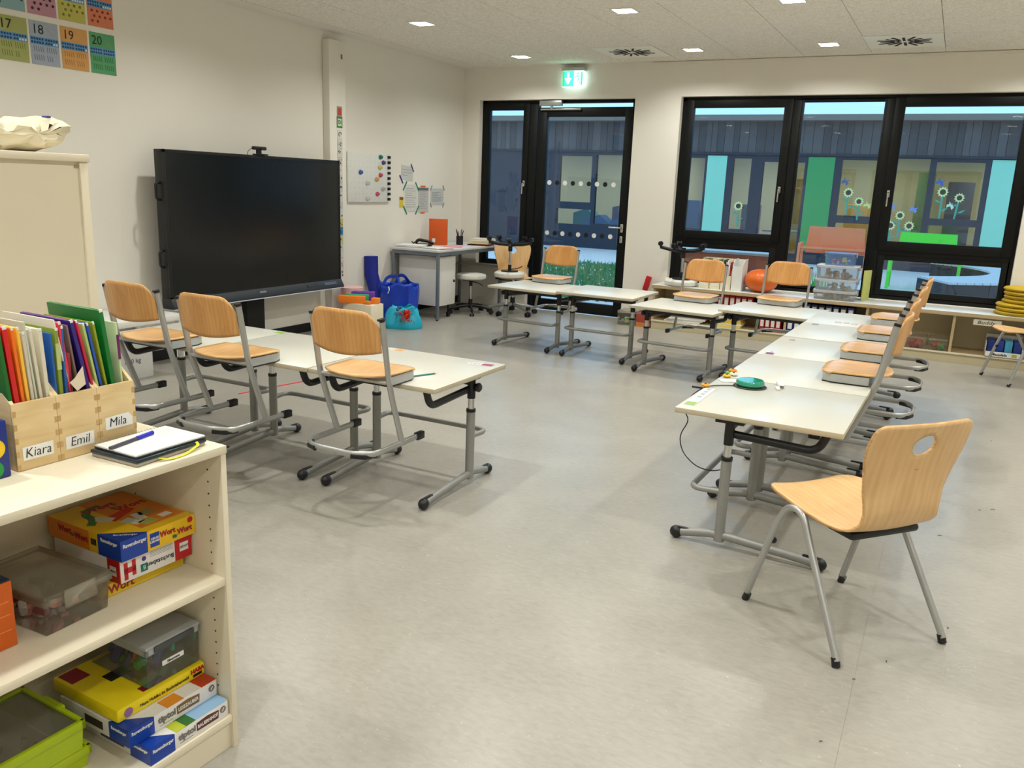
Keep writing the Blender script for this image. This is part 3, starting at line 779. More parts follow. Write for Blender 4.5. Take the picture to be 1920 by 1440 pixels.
# ================================================================ A-frame shell chairs
def make_shell_chair(label):
    t = thing('shell_chair', label, 'chair', (0, 0, 0), 0, 'one-piece beech shell chairs')
    prof = [(.262, .452, .150), (.235, .460, .185), (.19, .461, .206), (.10, .452, .213), (.02, .441, .211), (-.06, .432, .202), (-.115, .430, .190), (-.155, .440, .178), (-.182, .466, .166), (-.196, .505, .162),
            (-.203, .55, .168), (-.208, .60, .180), (-.215, .65, .193), (-.224, .70, .207), (-.236, .75, .212), (-.248, .79, .208), (-.256, .813, .196), (-.259, .822, .17)]
    # resample
    n = 64; cum = [0]
    for a, c in zip(prof, prof[1:]): cum.append(cum[-1]+math.hypot(a[0]-c[0], a[1]-c[1]))
    def at(s):
        s *= cum[-1]
        for i in range(len(prof)-1):
            if s <= cum[i+1]+1e-9:
                f = (s-cum[i])/(cum[i+1]-cum[i]); return [prof[i][q]*(1-f)+prof[i+1][q]*f for q in range(3)]
        return list(prof[-1])
    b = MB(); nu = 44; g = []
    for j in range(n+1):
        y, z, hw = at(j/n); row = []
        for i in range(nu+1):
            u = -1+2*i/nu
            dish = -.010*(1-u*u) if z < .47 else 0
            wrap = .022*u*u*min(1, max(0, (z-.47)/.1))
            row.append(b.bm.verts.new((u*hw, y+wrap, z+dish)))
        g.append(row)
    hole = lambda p: math.hypot((p.x)/.048, (p.z-.745)/.037)
    fc = {}
    for j in range(n):
        for i in range(nu):
            q = [g[j][i], g[j][i+1], g[j+1][i+1], g[j+1][i]]
            cc = sum((v.co for v in q), Vector())/4
            if cc.z > .6 and hole(cc) < 1: continue
            b.bm.faces.new(q)
    loose = [v for v in b.bm.verts if not v.link_faces]
    bmesh.ops.delete(b.bm, geom=loose, context='VERTS')
    for v in b.bm.verts:
        if v.co.z > .6 and v.is_boundary and hole(v.co) < 1.9:
            k_ = hole(v.co)
            if k_ > 1e-3: v.co.x = v.co.x/k_; v.co.z = .745+(v.co.z-.745)/k_
    o = b.build('seat_shell', [M_shell, M_ply], t, smooth=True)
    md = o.modifiers.new('thick', 'SOLIDIFY'); md.thickness = .011; md.offset = 0; md.material_offset_rim = 1
    for s in (-1, 1):
        b = MB(); x = s*.215
        b.tube([(s*.232, .248, .02), (x, .145, .355), (s*.212, .100, .437), (s*.212, .025, .437), (x, -.02, .355), (s*.236, -.235, .02)], .0125, fil=.055, seg=12)
        leg = b.build('leg', M_silver, t)
        for (yy, dy) in ((.248, -.02), (-.235, .02)):
            xx = s*(.232 if yy > 0 else .236)
            MB().tube([(xx*1.004, yy*1.006, .002), (xx*.998, yy+dy*.45, .030)], [.0140, .0145], seg=12).build('foot_cap', M_black, leg)
        b = MB(); b.sphere((s*.205, .165, .275), .013, 10, 6); b.build('stacking_stud', M_black, leg)
    b = MB(); b.box(-.17, .17, .03, .11, .418, .432, bev=.004); b.box(-.15, .15, -.145, -.02, .392, .420, bev=.012); b.box(-.17, -.13, -.10, .08, .412, .428); b.box(.13, .17, -.10, .08, .412, .428)
    b.cyl((-.21, .068, .428), (.21, .068, .428), .011, 10)
    b.build('under_frame', M_black, t)
    b = MB(); b.tube([(.013*math.cos(a), -.2215+.0, .665+.007*math.sin(a)) for a in [2*PI*k/14 for k in range(14)]], .0011, closed=True, seg=5); b.box(-.006, .006, -.2225, -.2215, .663, .667)
    b.build('stamp_mark', mat('brand_stamp', (60, 45, 30), .6), t)
    return t
sc = make_shell_chair('beech shell chair with an oval grip hole, standing alone in the foreground at right')
sc.location = (-.170, 3.015, 0); sc.rotation_euler = (0, 0, math.radians(49.5))
dup(sc, (.71, 8.335, 0), math.radians(115), 'beech shell chair at the right edge, in front of the window shelf')
# ================================================================ left wall
# interactive display on a lift column
t = thing('interactive_display', 'large black flat display on a floor column in front of the left wall', 'display', (-5.36, 5.548, 0))
b = MB(); b.box(-.10, -.012, -1.035, 1.038, .455, 1.672, bev=.006); b.build('housing', M_black, t)
b = MB(); b.box(-.012, 0, -1.036, -1.012, .53, 1.672, bev=.002); b.box(-.012, 0, 1.014, 1.038, .53, 1.672, bev=.002); b.box(-.012, 0, -1.036, 1.038, 1.648, 1.672, bev=.002); b.box(-.012, 0, -1.036, 1.038, .53, .545)
b.build('bezel', M_black, t)
M_scr = mat('screen_glass', (14, 19, 20), .22, var=.02, spec=.6)
MB().box(-.012, -.004, -1.012, 1.014, .545, 1.648).build('screen', M_scr, t)
b = MB(); b.prism([(-.10, .452), (.035, .452), (.035, .472), (.0, .532), (-.10, .532)], -1.036, 1.038, M=Matrix(((1, 0, 0, 0), (0, 0, 1, 0), (0, 1, 0, 0), (0, 0, 0, 1)))); b.build('pen_tray', mat('tray_dark', (38, 42, 48), .4), t)
MB().box(.0, .038, -1.036, 1.038, .446, .454, bev=.002).build('light_strip', mat('strip_silver', (205, 212, 222), .35), t)
def facing(o, x, y, z, tilt=.3): o.matrix_local = TR(x, y, z) @ RZ(PI/2) @ RX(PI/2)
for (y0, y1, c) in ((.76, .94, (70, 80, 100)), (.52, .66, (12, 12, 14)), (-.86, -.72, (110, 115, 120))):
    b = MB(); b.box(y0, y1, -.014, .014, 0, .003); o = b.build('tray_label', mat('tray'+str(c), c, .5), t); o.matrix_local = TR(.0185, 0, .502) @ RZ(PI/2) @ RX(PI/2-.53)
MB().lathe([(0, 0), (.008, 0), (.008, .004), (0, .004)], seg=12).build('power_button', M_silver, t).matrix_local = TR(.018, -.98, .503) @ RY(PI/2)
MB().box(.018, .022, -.10, -.02, .495, .512).build('maker_plate', M_silver, t)
for z in (1.36, .845):
    b = MB(); b.tube([(-.05, -1.03, z+.066), (-.05, -1.075, z+.058), (-.05, -1.075, z-.058), (-.05, -1.03, z-.066)], .0095, fil=.02); b.build('handle', M_black, t)
b = MB(); b.box(-.20, -.10, -.14, .075, .0, .9, bev=.004); b.build('column', M_blackmat, t)
b = MB(); b.box(-.24, .10, -.3, .24, 0, .014, bev=.004); b.build('base_plate', M_blackmat, t)
# webcam
t = thing('webcam', 'small black webcam clipped on top of the big display', 'webcam', (-5.385, 5.54, 1.673))
b = MB(); b.box(-.03, .04, -.05, .07, 0, .012, bev=.003); b.box(-.02, .012, -.02, .02, .01, .045, bev=.004); b.build('clip', M_black, t)
b = MB(); b.box(-.014, .022, -.078, .074, .043, .073, bev=.01); b.build('camera_body', M_black, t)
b = MB(); b.lathe([(0, 0), (.011, 0), (.011, .004), (0, .005)], seg=12); b.build('lens', M_scr, t).matrix_local = TR(.022, 0, .058) @ RY(PI/2)
b = MB(); b.tube([(-.01, -.075, .055), (-.01, -.12, .03), (-.01, -.13, .0)], .0025, fil=.02, seg=6); b.build('cable', M_black, t)

# wall duct with letter cards
b = MB(); b.box(XL+.003, -5.535, 6.655, 6.90, .085, 2.80, bev=.004); o = b.build('cable_duct', M_wall); tag(o, 'tall cream cable duct on the left wall beside the display', 'duct')
t = thing('duct_cover_label', 'tiny grey socket label near the top of the cable duct', 'label', (-5.534, 6.84, 2.66)); MB().box(0, .003, -.012, .012, -.022, .022).build('plate', mat('tiny_grey', (120, 120, 118), .6), t); t.name = 'socket_label'
M_pw = mat('card_white', (228, 228, 222), .7)
def wall_card(nm, y, z, w_, h_, col, lab, x=-5.533, txt=None, tc=(20, 20, 20), grp=None, inner=None, cat='card', ts=.04):
    t = thing(nm, lab, cat, (x, y, z), 0, grp)
    MB().box(0, .0015, -w_/2, w_/2, -h_/2, h_/2).build('sheet', mat('card'+str(col), col, .7), t)
    if inner: MB().box(.0012, .0022, -w_/2*.72, w_/2*.72, -h_/2*.66, h_/2*.66).build('inner_field', mat('card'+str(inner), inner, .7), t)
    if txt: text(txt, ts, (.0028, 0, 0), (PI/2, 0, PI/2), mat('ink'+str(tc), tc, .7), t, bold=.001)
    return t
G = 'phonics cards on the cable duct'
wall_card('picture_card', 6.80, 2.145, .075, .10, (160, 150, 145), 'grey card with a red balloon shape, topmost on the cable duct', inner=(190, 75, 60), grp=G)
wall_card('weekday_card', 6.80, 2.045, .085, .105, (70, 140, 60), 'green framed card reading Di on the cable duct', inner=(205, 220, 195), txt='Di', grp=G, ts=.05)
t = wall_card('weather_card', 6.80, 1.93, .07, .09, (222, 220, 210), 'pale card with a swirl under the green Di card', grp=G)
b = MB(); b.tube([(.003, .02*math.cos(a)*(1-a*.04), .022*math.sin(a)*(1-a*.04)) for a in [k*.4 for k in range(12)]], .003, seg=6); b.build('swirl', M_ink, t)
pal = [(205, 203, 198), (212, 208, 200), (205, 200, 190), (215, 212, 205), (200, 196, 186)]
z = 1.835; k = 0; hz = .085
cardtxt = ['Aa', 'Ee', 'Ii', 'Oo', 'Uu', 'Mm', 'Ll', 'Ss', 'Tt', 'Nn', 'Rr', 'Hh', 'Ff', 'Kk']
while z > .55:
    col = pal[k % 5]
    if k == 9: col = (205, 190, 120)
    if k == 10: col = (60, 130, 175)
    if k == 11: col = (190, 200, 130)
    t = thing('picture_card', 'small picture card on the cable duct, %s below the swirl card' % ORD[k], 'card', (-5.533, 6.80, z), 0, G)
    MB().box(0, .0015, -.037, .037, -.04, .04).build('sheet', mat('card'+str(col), col, .7), t)
    r_ = random.Random(k)
    for q in range(3):
        yy, zz = r_.uniform(-.022, .022), r_.uniform(-.025, .025)
        MB().sphere((.002, yy, zz), r_.uniform(.005, .010), 8, 5, sc=(.15, 1, 1.2)).build('printed_mark', mat('mark%d' % (q % 2), ((60, 58, 60), (120, 112, 108))[q % 2], .7), t)
    k += 1; z -= hz
for (y, z) in ((6.935, 1.83), (6.945, 1.80), (6.945, 1.56), (6.945, 1.42), (6.945, 1.24)):
    b = MB(); b.sphere((0, 0, 0), .016, 8, 6, sc=(.2, .8, 1.3)); b.box(0, .002, -.006, .014, -.035, -.012)
    o = b.build('wall_sticker', mat('brown_sticker', (95, 75, 60), .7)); o.location = (XL+.003, y, z)
    tag(o, 'small brown sticker beside the cable duct, %s from the top' % {1.83: 'first', 1.80: 'second', 1.56: 'third', 1.42: 'fourth', 1.24: 'fifth'}[z], 'sticker', 'small stickers beside the cable duct')

# class board with magnets
t = thing('magnet_board', 'white class board with rows of dots and coloured magnets on the left wall', 'board', (XL+.002, 7.36, 1.52))
MB().box(0, .022, -.355, .35, -.25, .26, bev=.006).build('panel', mat('board_white', (226, 226, 220), .5), t)
b = MB()
for r in range(9):
    for c in range(9): b.box(.0215, .0228, -.31+c*.068-.002, -.31+c*.068+.002, .225-r*.055-.002, .225-r*.055+.002)
b.build('printed_dots', mat('dot_print', (140, 140, 140), .7), t)
for r in range(9): MB().box(.02, .032, .325, .375, .215-r*.056, .245-r*.056, bev=.003).build('clip', M_black, t)
MC = [(7.554, 1.746, (15, 110, 95), 'teal green'), (7.607, 1.69, (80, 55, 130), 'purple'), (7.546, 1.639, (200, 190, 90), 'yellow'), (7.207, 1.578, (50, 90, 165), 'blue'), (7.554, 1.558, (195, 60, 80), 'red, upper'), (7.488, 1.512, (205, 150, 80), 'orange'), (7.322, 1.469, (185, 190, 188), 'upper white'), (7.603, 1.413, (175, 170, 172), 'pale grey'), (7.498, 1.357, (200, 65, 90), 'crimson, lower'), (7.326, 1.31, (190, 195, 192), 'lower white')]
for (y, z, c, n_) in MC:
    t = thing('magnet', n_+' fish-shaped magnet on the class board', 'magnet', (XL+.025, y, z), 0, 'magnets on the class board')
    b = MB(); b.sphere((.003, 0, 0), .026, 12, 8, sc=(.25, 1.25, .95)); b.prism([(.018, 0), (.042, .016), (.036, -.014)], 0, .005, M=TR(.001, 0, 0) @ Matrix(((0, 0, 1, 0), (1, 0, 0, 0), (0, 1, 0, 0), (0, 0, 0, 1)))); b.build('body', mat('mag'+str(c), c, .5), t)

# notices
def notice(nm, y0, y1, z0, z1, col, lab, lines=8, rot=0, head=None, tapes=()):
    t = thing(nm, lab, 'notice', (XL+.002, (y0+y1)/2, (z0+z1)/2)); t.rotation_euler = (rot, 0, 0)
    w_, h_ = y1-y0, z1-z0
    MB().box(0, .001, -w_/2, w_/2, -h_/2, h_/2).build('sheet', mat('notice'+str(col), col, .75), t)
    if head: MB().box(.0008, .0016, -w_/2, w_/2, h_/2-.035, h_/2-.005).build('heading', mat('head'+str(head), head, .7), t)
    b = MB(); r_ = random.Random(int(y0*100))
    for k in range(lines):
        zz = h_/2-.045-k*(h_-.07)/max(1, lines); b.box(.0009, .0013, -w_/2+.02, -w_/2+.02+(w_-.04)*r_.uniform(.5, 1), zz-.0025, zz+.0025)
    b.build('print', mat('grey_print', (150, 150, 152), .7), t)
    for (dy, dz, a, col2, ln) in tapes:
        MB().box(.001, .0022, -ln/2, ln/2, -.009, .009).build('tape', mat('tape'+str(col2), col2, .5), t).matrix_local = TR(.0005, dy, dz) @ RX(a)
    return t
NB, GR, OR, LG = (35, 30, 120), (10, 130, 95), (225, 115, 50), (150, 158, 160)
notice('notice_sheet', 7.975, 8.205, 1.513, 1.675, (206, 206, 202), 'small note held by dark blue tape, topmost of the wall notices', 3, -.05, tapes=((.10, .065, -.95, NB, .10), (-.11, -.075, -.9, NB, .11)))
notice('notice_sheet', 8.052, 8.30, 1.165, 1.468, (216, 216, 210), 'white notice held by four strips of green tape', 9, 0, tapes=((-.125, .135, .95, GR, .12), (.12, .13, -.95, GR, .12), (-.12, -.135, -.95, GR, .12), (.125, -.135, .95, GR, .12)))
notice('notice_sheet', 8.322, 8.537, 1.152, 1.44, (196, 196, 194), 'grey notice with a dark heading and orange tape', 11, 0, head=(110, 110, 118), tapes=((-.01, .155, 0, OR, .10), (-.015, -.148, 0, OR, .09)))
t = notice('notice_sheet', 8.59, 8.872, 1.24, 1.432, (200, 205, 206), 'pale timetable sheet, rightmost of the wall notices', 10, 0, tapes=((-.135, .10, 1, LG, .07), (.14, .105, -1, LG, .07), (-.14, -.10, -1, LG, .06), (.14, -.10, 1, LG, .06)))
t = notice('yellow_note', 7.945, 8.018, 1.21, 1.33, (226, 200, 70), 'small yellow note left of the green-taped notice', 0, 0, head=(120, 90, 60))

# number posters
BG = {17: (166, 172, 104), 18: (164, 174, 190), 19: (214, 160, 92), 20: (88, 160, 108), 13: (140, 175, 180), 14: (190, 140, 155), 15: (196, 190, 95), 16: (215, 130, 95)}
INK2 = {17: (105, 118, 50), 18: (95, 108, 128), 19: (165, 105, 40), 20: (20, 105, 50), 13: (25, 95, 95), 14: (70, 25, 55), 15: (120, 118, 40), 16: (150, 35, 30)}
M_strip = mat('blue_strip', (92, 150, 196), .7); M_dotn = mat('navy_dot', (25, 55, 110), .7); M_dotwh = mat('white_dot', (225, 230, 235), .7)
def poster(n, y0, z0, lab):
    t = thing('number_poster', lab, 'poster', (XL+.002, y0, z0), 0, 'number posters on the left wall')
    w_, h_ = .203, .276
    MB().box(0, .0012, 0, w_, 0, h_).build('sheet', mat('poster'+str(BG[n]), BG[n], .75), t)
    MB().box(.001, .0018, .002, w_-.002, .128, .176).build('dot_strip', M_strip, t)
    bd, bw = MB(), MB()
    for r in range(2):
        for c in range(10):
            k = r*10+c; bb = bd if k < n else bw
            yy = .012+c*.0185+(.008 if c > 4 else 0); zz = .163-r*.022
            bb.box(.0017, .0022, yy-.0062, yy+.0062, zz-.0065, zz+.0065)
    bd.build('filled_dots', M_dotn, t)
    if n < 20: bw.build('empty_dots', M_dotwh, t)
    else: bw.bm.free()
    m2 = mat('pink'+str(INK2[n]), INK2[n], .75)
    b = MB()
    if n >= 17:
        for k in range(n):
            r, c = divmod(k, 10); yy = .022+c*.0155+(.014 if c > 4 else 0); zz = .10-r*.055
            b.prism([(yy-.002, zz+.018), (yy+.002, zz+.018), (yy+.006, zz-.018), (yy+.002, zz-.018)], 0, .0006, M=TR(.0012, 0, 0) @ Matrix(((0, 0, 1, 0), (1, 0, 0, 0), (0, 1, 0, 0), (0, 0, 0, 1))))
        text(str(n), .085, (.0022, .058, .222), (PI/2, 0, PI/2), M_ink, t, name='numeral')
        c2 = MB(); r_ = random.Random(n)
        for q in range(5):
            yy, zz = .125+.013*q, .235-.011*(q % 4); c2.tube([(.0015, yy-.006, zz-.006), (.0015, yy, zz+.006), (.0015, yy+.006, zz-.006)], .0008, seg=4)
        c2.build('finger_symbols', mat('peach_ink', (220, 190, 150), .7), t)
    else:
        for k in range(10 if n > 14 else n-4):
            r, c = divmod(k, 4); b.lathe([(0, 0), (.010, 0), (.010, .0006), (0, .0006)], seg=8)
            b.bm.verts.ensure_lookup_table()
            for v in b.bm.verts[-(2*8+2):]: v.co = TR(.0012, .035+c*.043+(.018 if r == 1 else 0), .105-r*.034) @ RY(PI/2) @ v.co
    b.build('counting_symbols', m2, t)['kind'] = 'stuff'
for n, y0 in ((17, 3.499), (18, 3.718), (19, 3.939), (20, 4.159)): poster(n, y0, 2.176, 'wall poster with the number %d on a %s sheet' % (n, {17: 'olive green', 18: 'grey-blue', 19: 'orange', 20: 'green'}[n]))
for n, y0 in ((13, 3.499), (14, 3.718), (15, 3.939), (16, 4.159)): poster(n, y0, 2.492, '%s counting poster in the upper row, cut by the top of the picture' % {13: 'blue-green car', 14: 'pink', 15: 'yellow', 16: 'salmon strawberry'}[n])

# tall cabinet with things on it
t = thing('tall_cabinet', 'tall cream cabinet at the left edge of the picture', 'cabinet', (-2.6, 1.883, 0))
b = MB(); b.box(-.42, 0, -.03, 0, 0, 1.523, bev=.002); b.box(-.42, 0, -.80, -.77, 0, 1.523, bev=.002); b.box(-.42, -.40, -.77, -.03, 0, 1.523); b.build('side_panels', M_cream, t)
MB().box(-.42, -.008, -.77, -.03, .05, 1.523).build('back_panel', M_cream, t)
MB().box(-.43, .006, -.81, .006, 1.523, 1.548, bev=.003).build('top_panel', M_cream, t)
MB().box(-.02, -.004, -.045, -.03, 1.505, 1.512).build('bracket', mat('bracket_grey', (150, 140, 120), .5), t)

def crumple(name, outline, depth, m, parent, seed, nz=.006, n=5):
    """paper bag: outline in y,z swelling to +-depth in x"""
    r_ = random.Random(seed); b = MB(); cy = sum(p[0] for p in outline)/len(outline); cz = sum(p[1] for p in outline)/len(outline)
    O = []
    for i in range(len(outline)):
        a, c = outline[i], outline[(i+1) % len(outline)]
        for k in range(3): O.append((a[0]+(c[0]-a[0])*k/3, a[1]+(c[1]-a[1])*k/3))
    for s in (-1, 1):
        rings = []
        for j in range(n+1):
            f = j/n
            if j == n: rings.append([b.bm.verts.new((s*depth, cy, cz))]); break
            rings.append([b.bm.verts.new((s*depth*math.sin(f*PI/2)**.6+s*r_.uniform(-nz, nz)*(1 if j else 0), p[0]+(cy-p[0])*f**1.6+r_.uniform(-nz, nz)*(1 if j else 0), p[1]+(cz-p[1])*f**1.6+r_.uniform(-nz, nz)*(1 if j else 0))) for p in O])
        for A, B in zip(rings, rings[1:]):
            for k in range(len(O)):
                k2 = (k+1) % len(O)
                if len(B) == 1: b.bm.faces.new((A[k], A[k2], B[0]))
                else: b.bm.faces.new((A[k], A[k2], B[k2], B[k]))
    bmesh.ops.remove_doubles(b.bm, verts=b.bm.verts, dist=1e-5)
    return b.build(name, m, parent)
M_bagw = mat('cream_paper_bag', (238, 228, 200), .6, var=.03)
t = thing('paper_bag', 'crumpled cream paper bag lying on top of the tall cabinet', 'bag', (-2.75, 0, 0))
crumple('bag_body', [(1.60, 1.565), (1.605, 1.62), (1.70, 1.648), (1.80, 1.662), (1.868, 1.668), (1.928, 1.648), (1.905, 1.61), (1.83, 1.562), (1.80, 1.550), (1.66, 1.5495)], .075, M_bagw, t, 4, .010)
MB().box(.02, .05, 1.822, 1.834, 1.642, 1.667).build('blue_mark', mat('blue_mark', (70, 70, 150), .6), t).rotation_euler = (0, 0, 0)
t = thing('paper_bag', 'flatter white paper bag behind the crumpled one on the cabinet', 'bag', (-2.86, 0, 0))
crumple('bag_body', [(1.45, 1.56), (1.45, 1.635), (1.60, 1.648), (1.735, 1.655), (1.75, 1.60), (1.74, 1.551), (1.50, 1.5495)], .03, mat('white_bag', (232, 228, 218), .6), t, 9, .004)
t = thing('plastic_tub', 'white plastic tub cut by the left edge, on the cabinet', 'tub', (-2.72, 1.58, 1.5495))
b = MB(); b.tube([(0, 0, 0), (0, 0, .12)], [.034, .044], seg=18); b.build('tub', mat('milky_tub', (222, 216, 210), .4), t)
b = MB(); b.cyl((0, 0, .12), (0, 0, .155), .05, 20); b.build('lid', mat('milky_lid', (236, 232, 228), .4), t)
t = thing('dried_twig', 'tip of a dark dried leaf at the left edge above the tub', 'plant', (-2.72, 1.56, 1.706))
b = MB(); b.tube([(0, 0, -.0), (.005, .01, .05)], .0018, seg=5); b.build('stalk', mat('twig', (60, 42, 25), .8), t)
b = MB(); b.prism([(0, 0), (.03, -.012), (.058, .002), (.035, .018), (.022, .012), (.01, .02)], 0, .002, M=TR(.004, .002, .043) @ Matrix(((0, 0, 1, 0), (1, 0, 0, 0), (0, 1, 0, 0), (0, 0, 0, 1)))); b.build('leaf', mat('dark_leaf', (48, 30, 18), .8), t)

# white side table by the left wall and paper carton below
t = thing('side_table', 'low white table against the left wall behind the hung chairs', 'table', (-5.32, 3.70, 0))
b = MB(); b.box(-.27, .27, -.66, .66, .425, .47, bev=.003); b.build('tabletop', mat('white_top', (232, 230, 224), .35), t)
for sx in (-1, 1):
    for sy in (-1, 1): MB().box(sx*.245-.02, sx*.245+.02, sy*.635-.02, sy*.635+.02, 0, .425).build('leg', M_white, t)
t = thing('carton', 'white paper carton with a printed weight under the low white table', 'carton', (-5.33, 3.99, 0))
MB().box(-.12, .12, -.20, .20, 0, .27, bev=.004).build('box', mat('carton_white', (212, 212, 208), .7), t)
MB().box(-.125, .125, -.205, .205, .23, .285, bev=.004).build('lid', mat('carton_white', (212, 212, 208), .7), t)
text('15.0 kg', .05, (.1215, .02, .14), (PI/2, 0, PI/2), mat('grey_ink', (90, 90, 95), .7), t)

# ================================================================ teacher's desk corner
b = MB(); b.box(-5.61, -4.64, YB-.10, YB+.02, .50, .525, bev=.003); struct(b.build('trim_2', mat('sill_grey', (182, 172, 152), .5)))
M_dt = mat('desk_top_white', (214, 216, 216), .35); M_steel = mat('grey_steel_frame', (128, 134, 142), .4, metal=.4)
t = thing('teacher_desk', 'white desk with grey steel legs in the far left corner', 'desk', (-5.27, 8.50, 0))
MB().box(-.325, .32, -.76, .74, .755, .78, bev=.003).build('desktop', M_dt, t)
b = MB(); b.box(-.31, .31, -.745, -.715, .715, .755); b.box(-.31, .31, .695, .725, .715, .755); b.box(.28, .31, -.745, .725, .715, .755); b.box(-.31, -.28, -.745, .725, .715, .755); b.build('rail', M_steel, t)
for sx in (-1, 1):
    for y in (-.73, .71):
        leg = MB().box(sx*.295-.016, sx*.295+.016, y-.016, y+.016, .012, .755, bev=.003).build('leg', M_steel, t)
        MB().cyl((sx*.295, y, 0), (sx*.295, y, .012), .014, 12).build('foot', M_black, leg)
t = thing('drawer_pedestal', 'white drawer pedestal on castors under the far desk', 'cabinet', (-5.27, 8.00, 0))
MB().box(-.27, .27, -.165, .165, .15, .70, bev=.003).build('body', M_white, t)
for k, (z0, z1) in enumerate(((.60, .695), (.46, .595), (.155, .455))):
    d = MB().box(-.268, .268, .166, .184, z0, z1, bev=.003).build('drawer', M_white, t)
    MB().box(-.06, .06, .184, .196, z1-.03, z1-.018).build('handle', M_silver, d)
MB().box(.268, .278, .135, .165, .40, .43, bev=.003).build('lock', M_black, t)
for sx in (-1, 1):
    for sy in (-1, 1): b = MB(); b.cyl((sx*.22-.012, sy*.12, .03), (sx*.22+.012, sy*.12, .03), .03, 14); b.box(sx*.22-.008, sx*.22+.008, sy*.12-.01, sy*.12+.01, .03, .15); b.build('castor', M_black, t)
DZT = .781
t = thing('binder', 'orange folder standing upright on the far desk', 'binder', (-5.42, 8.46, DZT), math.radians(27))
MB().box(-.11, .11, -.012, .012, 0, .305, bev=.002).build('cover', mat('orange_cover', (222, 92, 22), .5), t)
MB().box(-.07, -.035, -.0135, -.0115, .03, .075).build('sticker', M_paper, t)
t = thing('telephone', 'black desk telephone handset on the far desk', 'telephone', (-5.40, 8.13, DZT), .6)
MB().box(-.09, .09, -.08, .08, 0, .03, bev=.008).build('base', M_black, t)
b = MB(); b.tube([(-.10, 0, .03), (-.07, 0, .075), (.06, 0, .055), (.11, 0, .03)], [.02, .02, .016, .016]+[.017]*9 if False else .017, fil=.03, seg=10); b.build('handset', M_black, t)
b = MB(); b.tube([(.02*math.cos(a)-.12, .02*math.sin(a), .03+.02*abs(math.cos(a))) for a in [2*PI*k/16 for k in range(16)]], .007, closed=True, seg=6); b.build('cord', M_black, t)
t = thing('pen_holder', 'black pen holder full of pens on the far desk', 'pen holder', (-5.28, 8.72, DZT))
b = MB(); b.tube([(0, 0, 0), (0, 0, .105)], .042, seg=16); b.build('cup', M_black, t)
for k in range(8):
    a = 2*PI*k/8; c = ((30, 30, 40), (60, 40, 110), (110, 30, 40), (200, 200, 200))[k % 4]
    b = MB(); b.tube([(.025*math.cos(a), .025*math.sin(a), .09), (.045*math.cos(a), .045*math.sin(a), .16+.012*(k % 3))], .005, seg=8); b.build('pen', mat('pen'+str(c), c, .4), t)
def sheet_stack(nm, lab, x, y, z, w_, d_, cols, rz, th=.006, cat='papers', jit=.012):
    t = thing(nm, lab, cat, (x, y, z), rz); r_ = random.Random(int(abs(x)*1000)); zz = 0
    for k, (c, h_) in enumerate(cols):
        o = MB().box(-w_/2, w_/2, -d_/2, d_/2, 0, h_-.0006, bev=.0).build('sheet', mat('sheet'+str(c), c, .7), t)
        o.location = (r_.uniform(-jit, jit), r_.uniform(-jit, jit), zz); o.rotation_euler = (0, 0, r_.uniform(-.15, .15)*jit/.012); zz += h_
    return t
sheet_stack('paper_pile', 'loose pile of white papers on the near end of the far desk', -5.43, 7.92, DZT, .30, .22, [((226, 226, 220), .006), ((238, 238, 232), .008), ((212, 214, 210), .006), ((240, 240, 236), .008)], .3)
sheet_stack('paper_pile', 'papers with red print beside the front edge of the far desk', -5.10, 7.95, DZT, .26, .24, [((228, 224, 216), .004), ((205, 110, 90), .003), ((236, 234, 228), .008)], -.2)
sheet_stack('exercise_books', 'stack of cream and dark exercise books on the far desk', -5.08, 8.92, DZT, .24, .28, [((60, 25, 45), .012), ((150, 60, 30), .008), ((226, 214, 160), .018), ((232, 222, 180), .016), ((238, 234, 220), .016), ((225, 215, 195), .01)], .1)
sheet_stack('paper_pile', 'pink sheet lying in front of the orange folder on the far desk', -5.17, 8.42, DZT, .21, .29, [((232, 232, 230), .003), ((232, 160, 175), .002)], .5)
sheet_stack('paper_pile', 'white papers at the far end of the desk beside the exercise books', -5.0, 9.12, DZT, .21, .20, [((228, 232, 238), .01), ((216, 220, 226), .012)], -.3)

# stools
M_vinyl = mat('white_vinyl', (226, 224, 214), .4, var=.03)
def stool(label, h=.47):
    t = thing('castor_stool', label, 'stool', (0, 0, 0), 0, 'white round stools on castors')
    b = MB(); b.lathe([(0, h-.065), (.155, h-.065), (.178, h-.05), (.183, h-.03), (.175, h-.008), (.15, h), (0, h+.004)], seg=32); b.build('seat', M_vinyl, t)
    MB().lathe([(0, h-.08), (.10, h-.08), (.10, h-.065), (0, h-.065)], seg=20).build('seat_plate', M_black, t)
    MB().cyl((0, 0, .17), (0, 0, h-.14), .014, 14).build('gas_lift', M_chrome, t)
    b = MB(); b.cyl((0, 0, h-.145), (0, 0, h-.08), .020, 14); b.cyl((0, 0, .06), (0, 0, .17), .024, 14); b.build('lift_sleeve', M_black, t)
    b = MB(); b.tube([(.02, 0, h-.095), (.09, .02, h-.105), (.15, .03, h-.135)], .005, fil=.03, seg=8); b.build('lever', M_black, t)
    for k in range(5):
        a = 2*PI*k/5+.3; ca, sa = math.cos(a), math.sin(a)
        arm = MB().tube([(.015*ca, .015*sa, .095), (.15*ca, .15*sa, .085), (.255*ca, .255*sa, .062)], .019, seg=10, r2=.015, frame=(0, 0, 1)).build('base_arm', M_black, t)
        b = MB(); cx, cy = .255*ca, .255*sa
        b.cyl((cx-sa*.024, cy+ca*.024, .026), (cx-sa*.006, cy+ca*.006, .026), .026, 14); b.cyl((cx+sa*.006, cy-ca*.006, .026), (cx+sa*.024, cy-ca*.024, .026), .026, 14); b.cyl((cx, cy, .03), (cx, cy, .065), .008, 8)
        b.build('castor', M_black, arm)
    return t
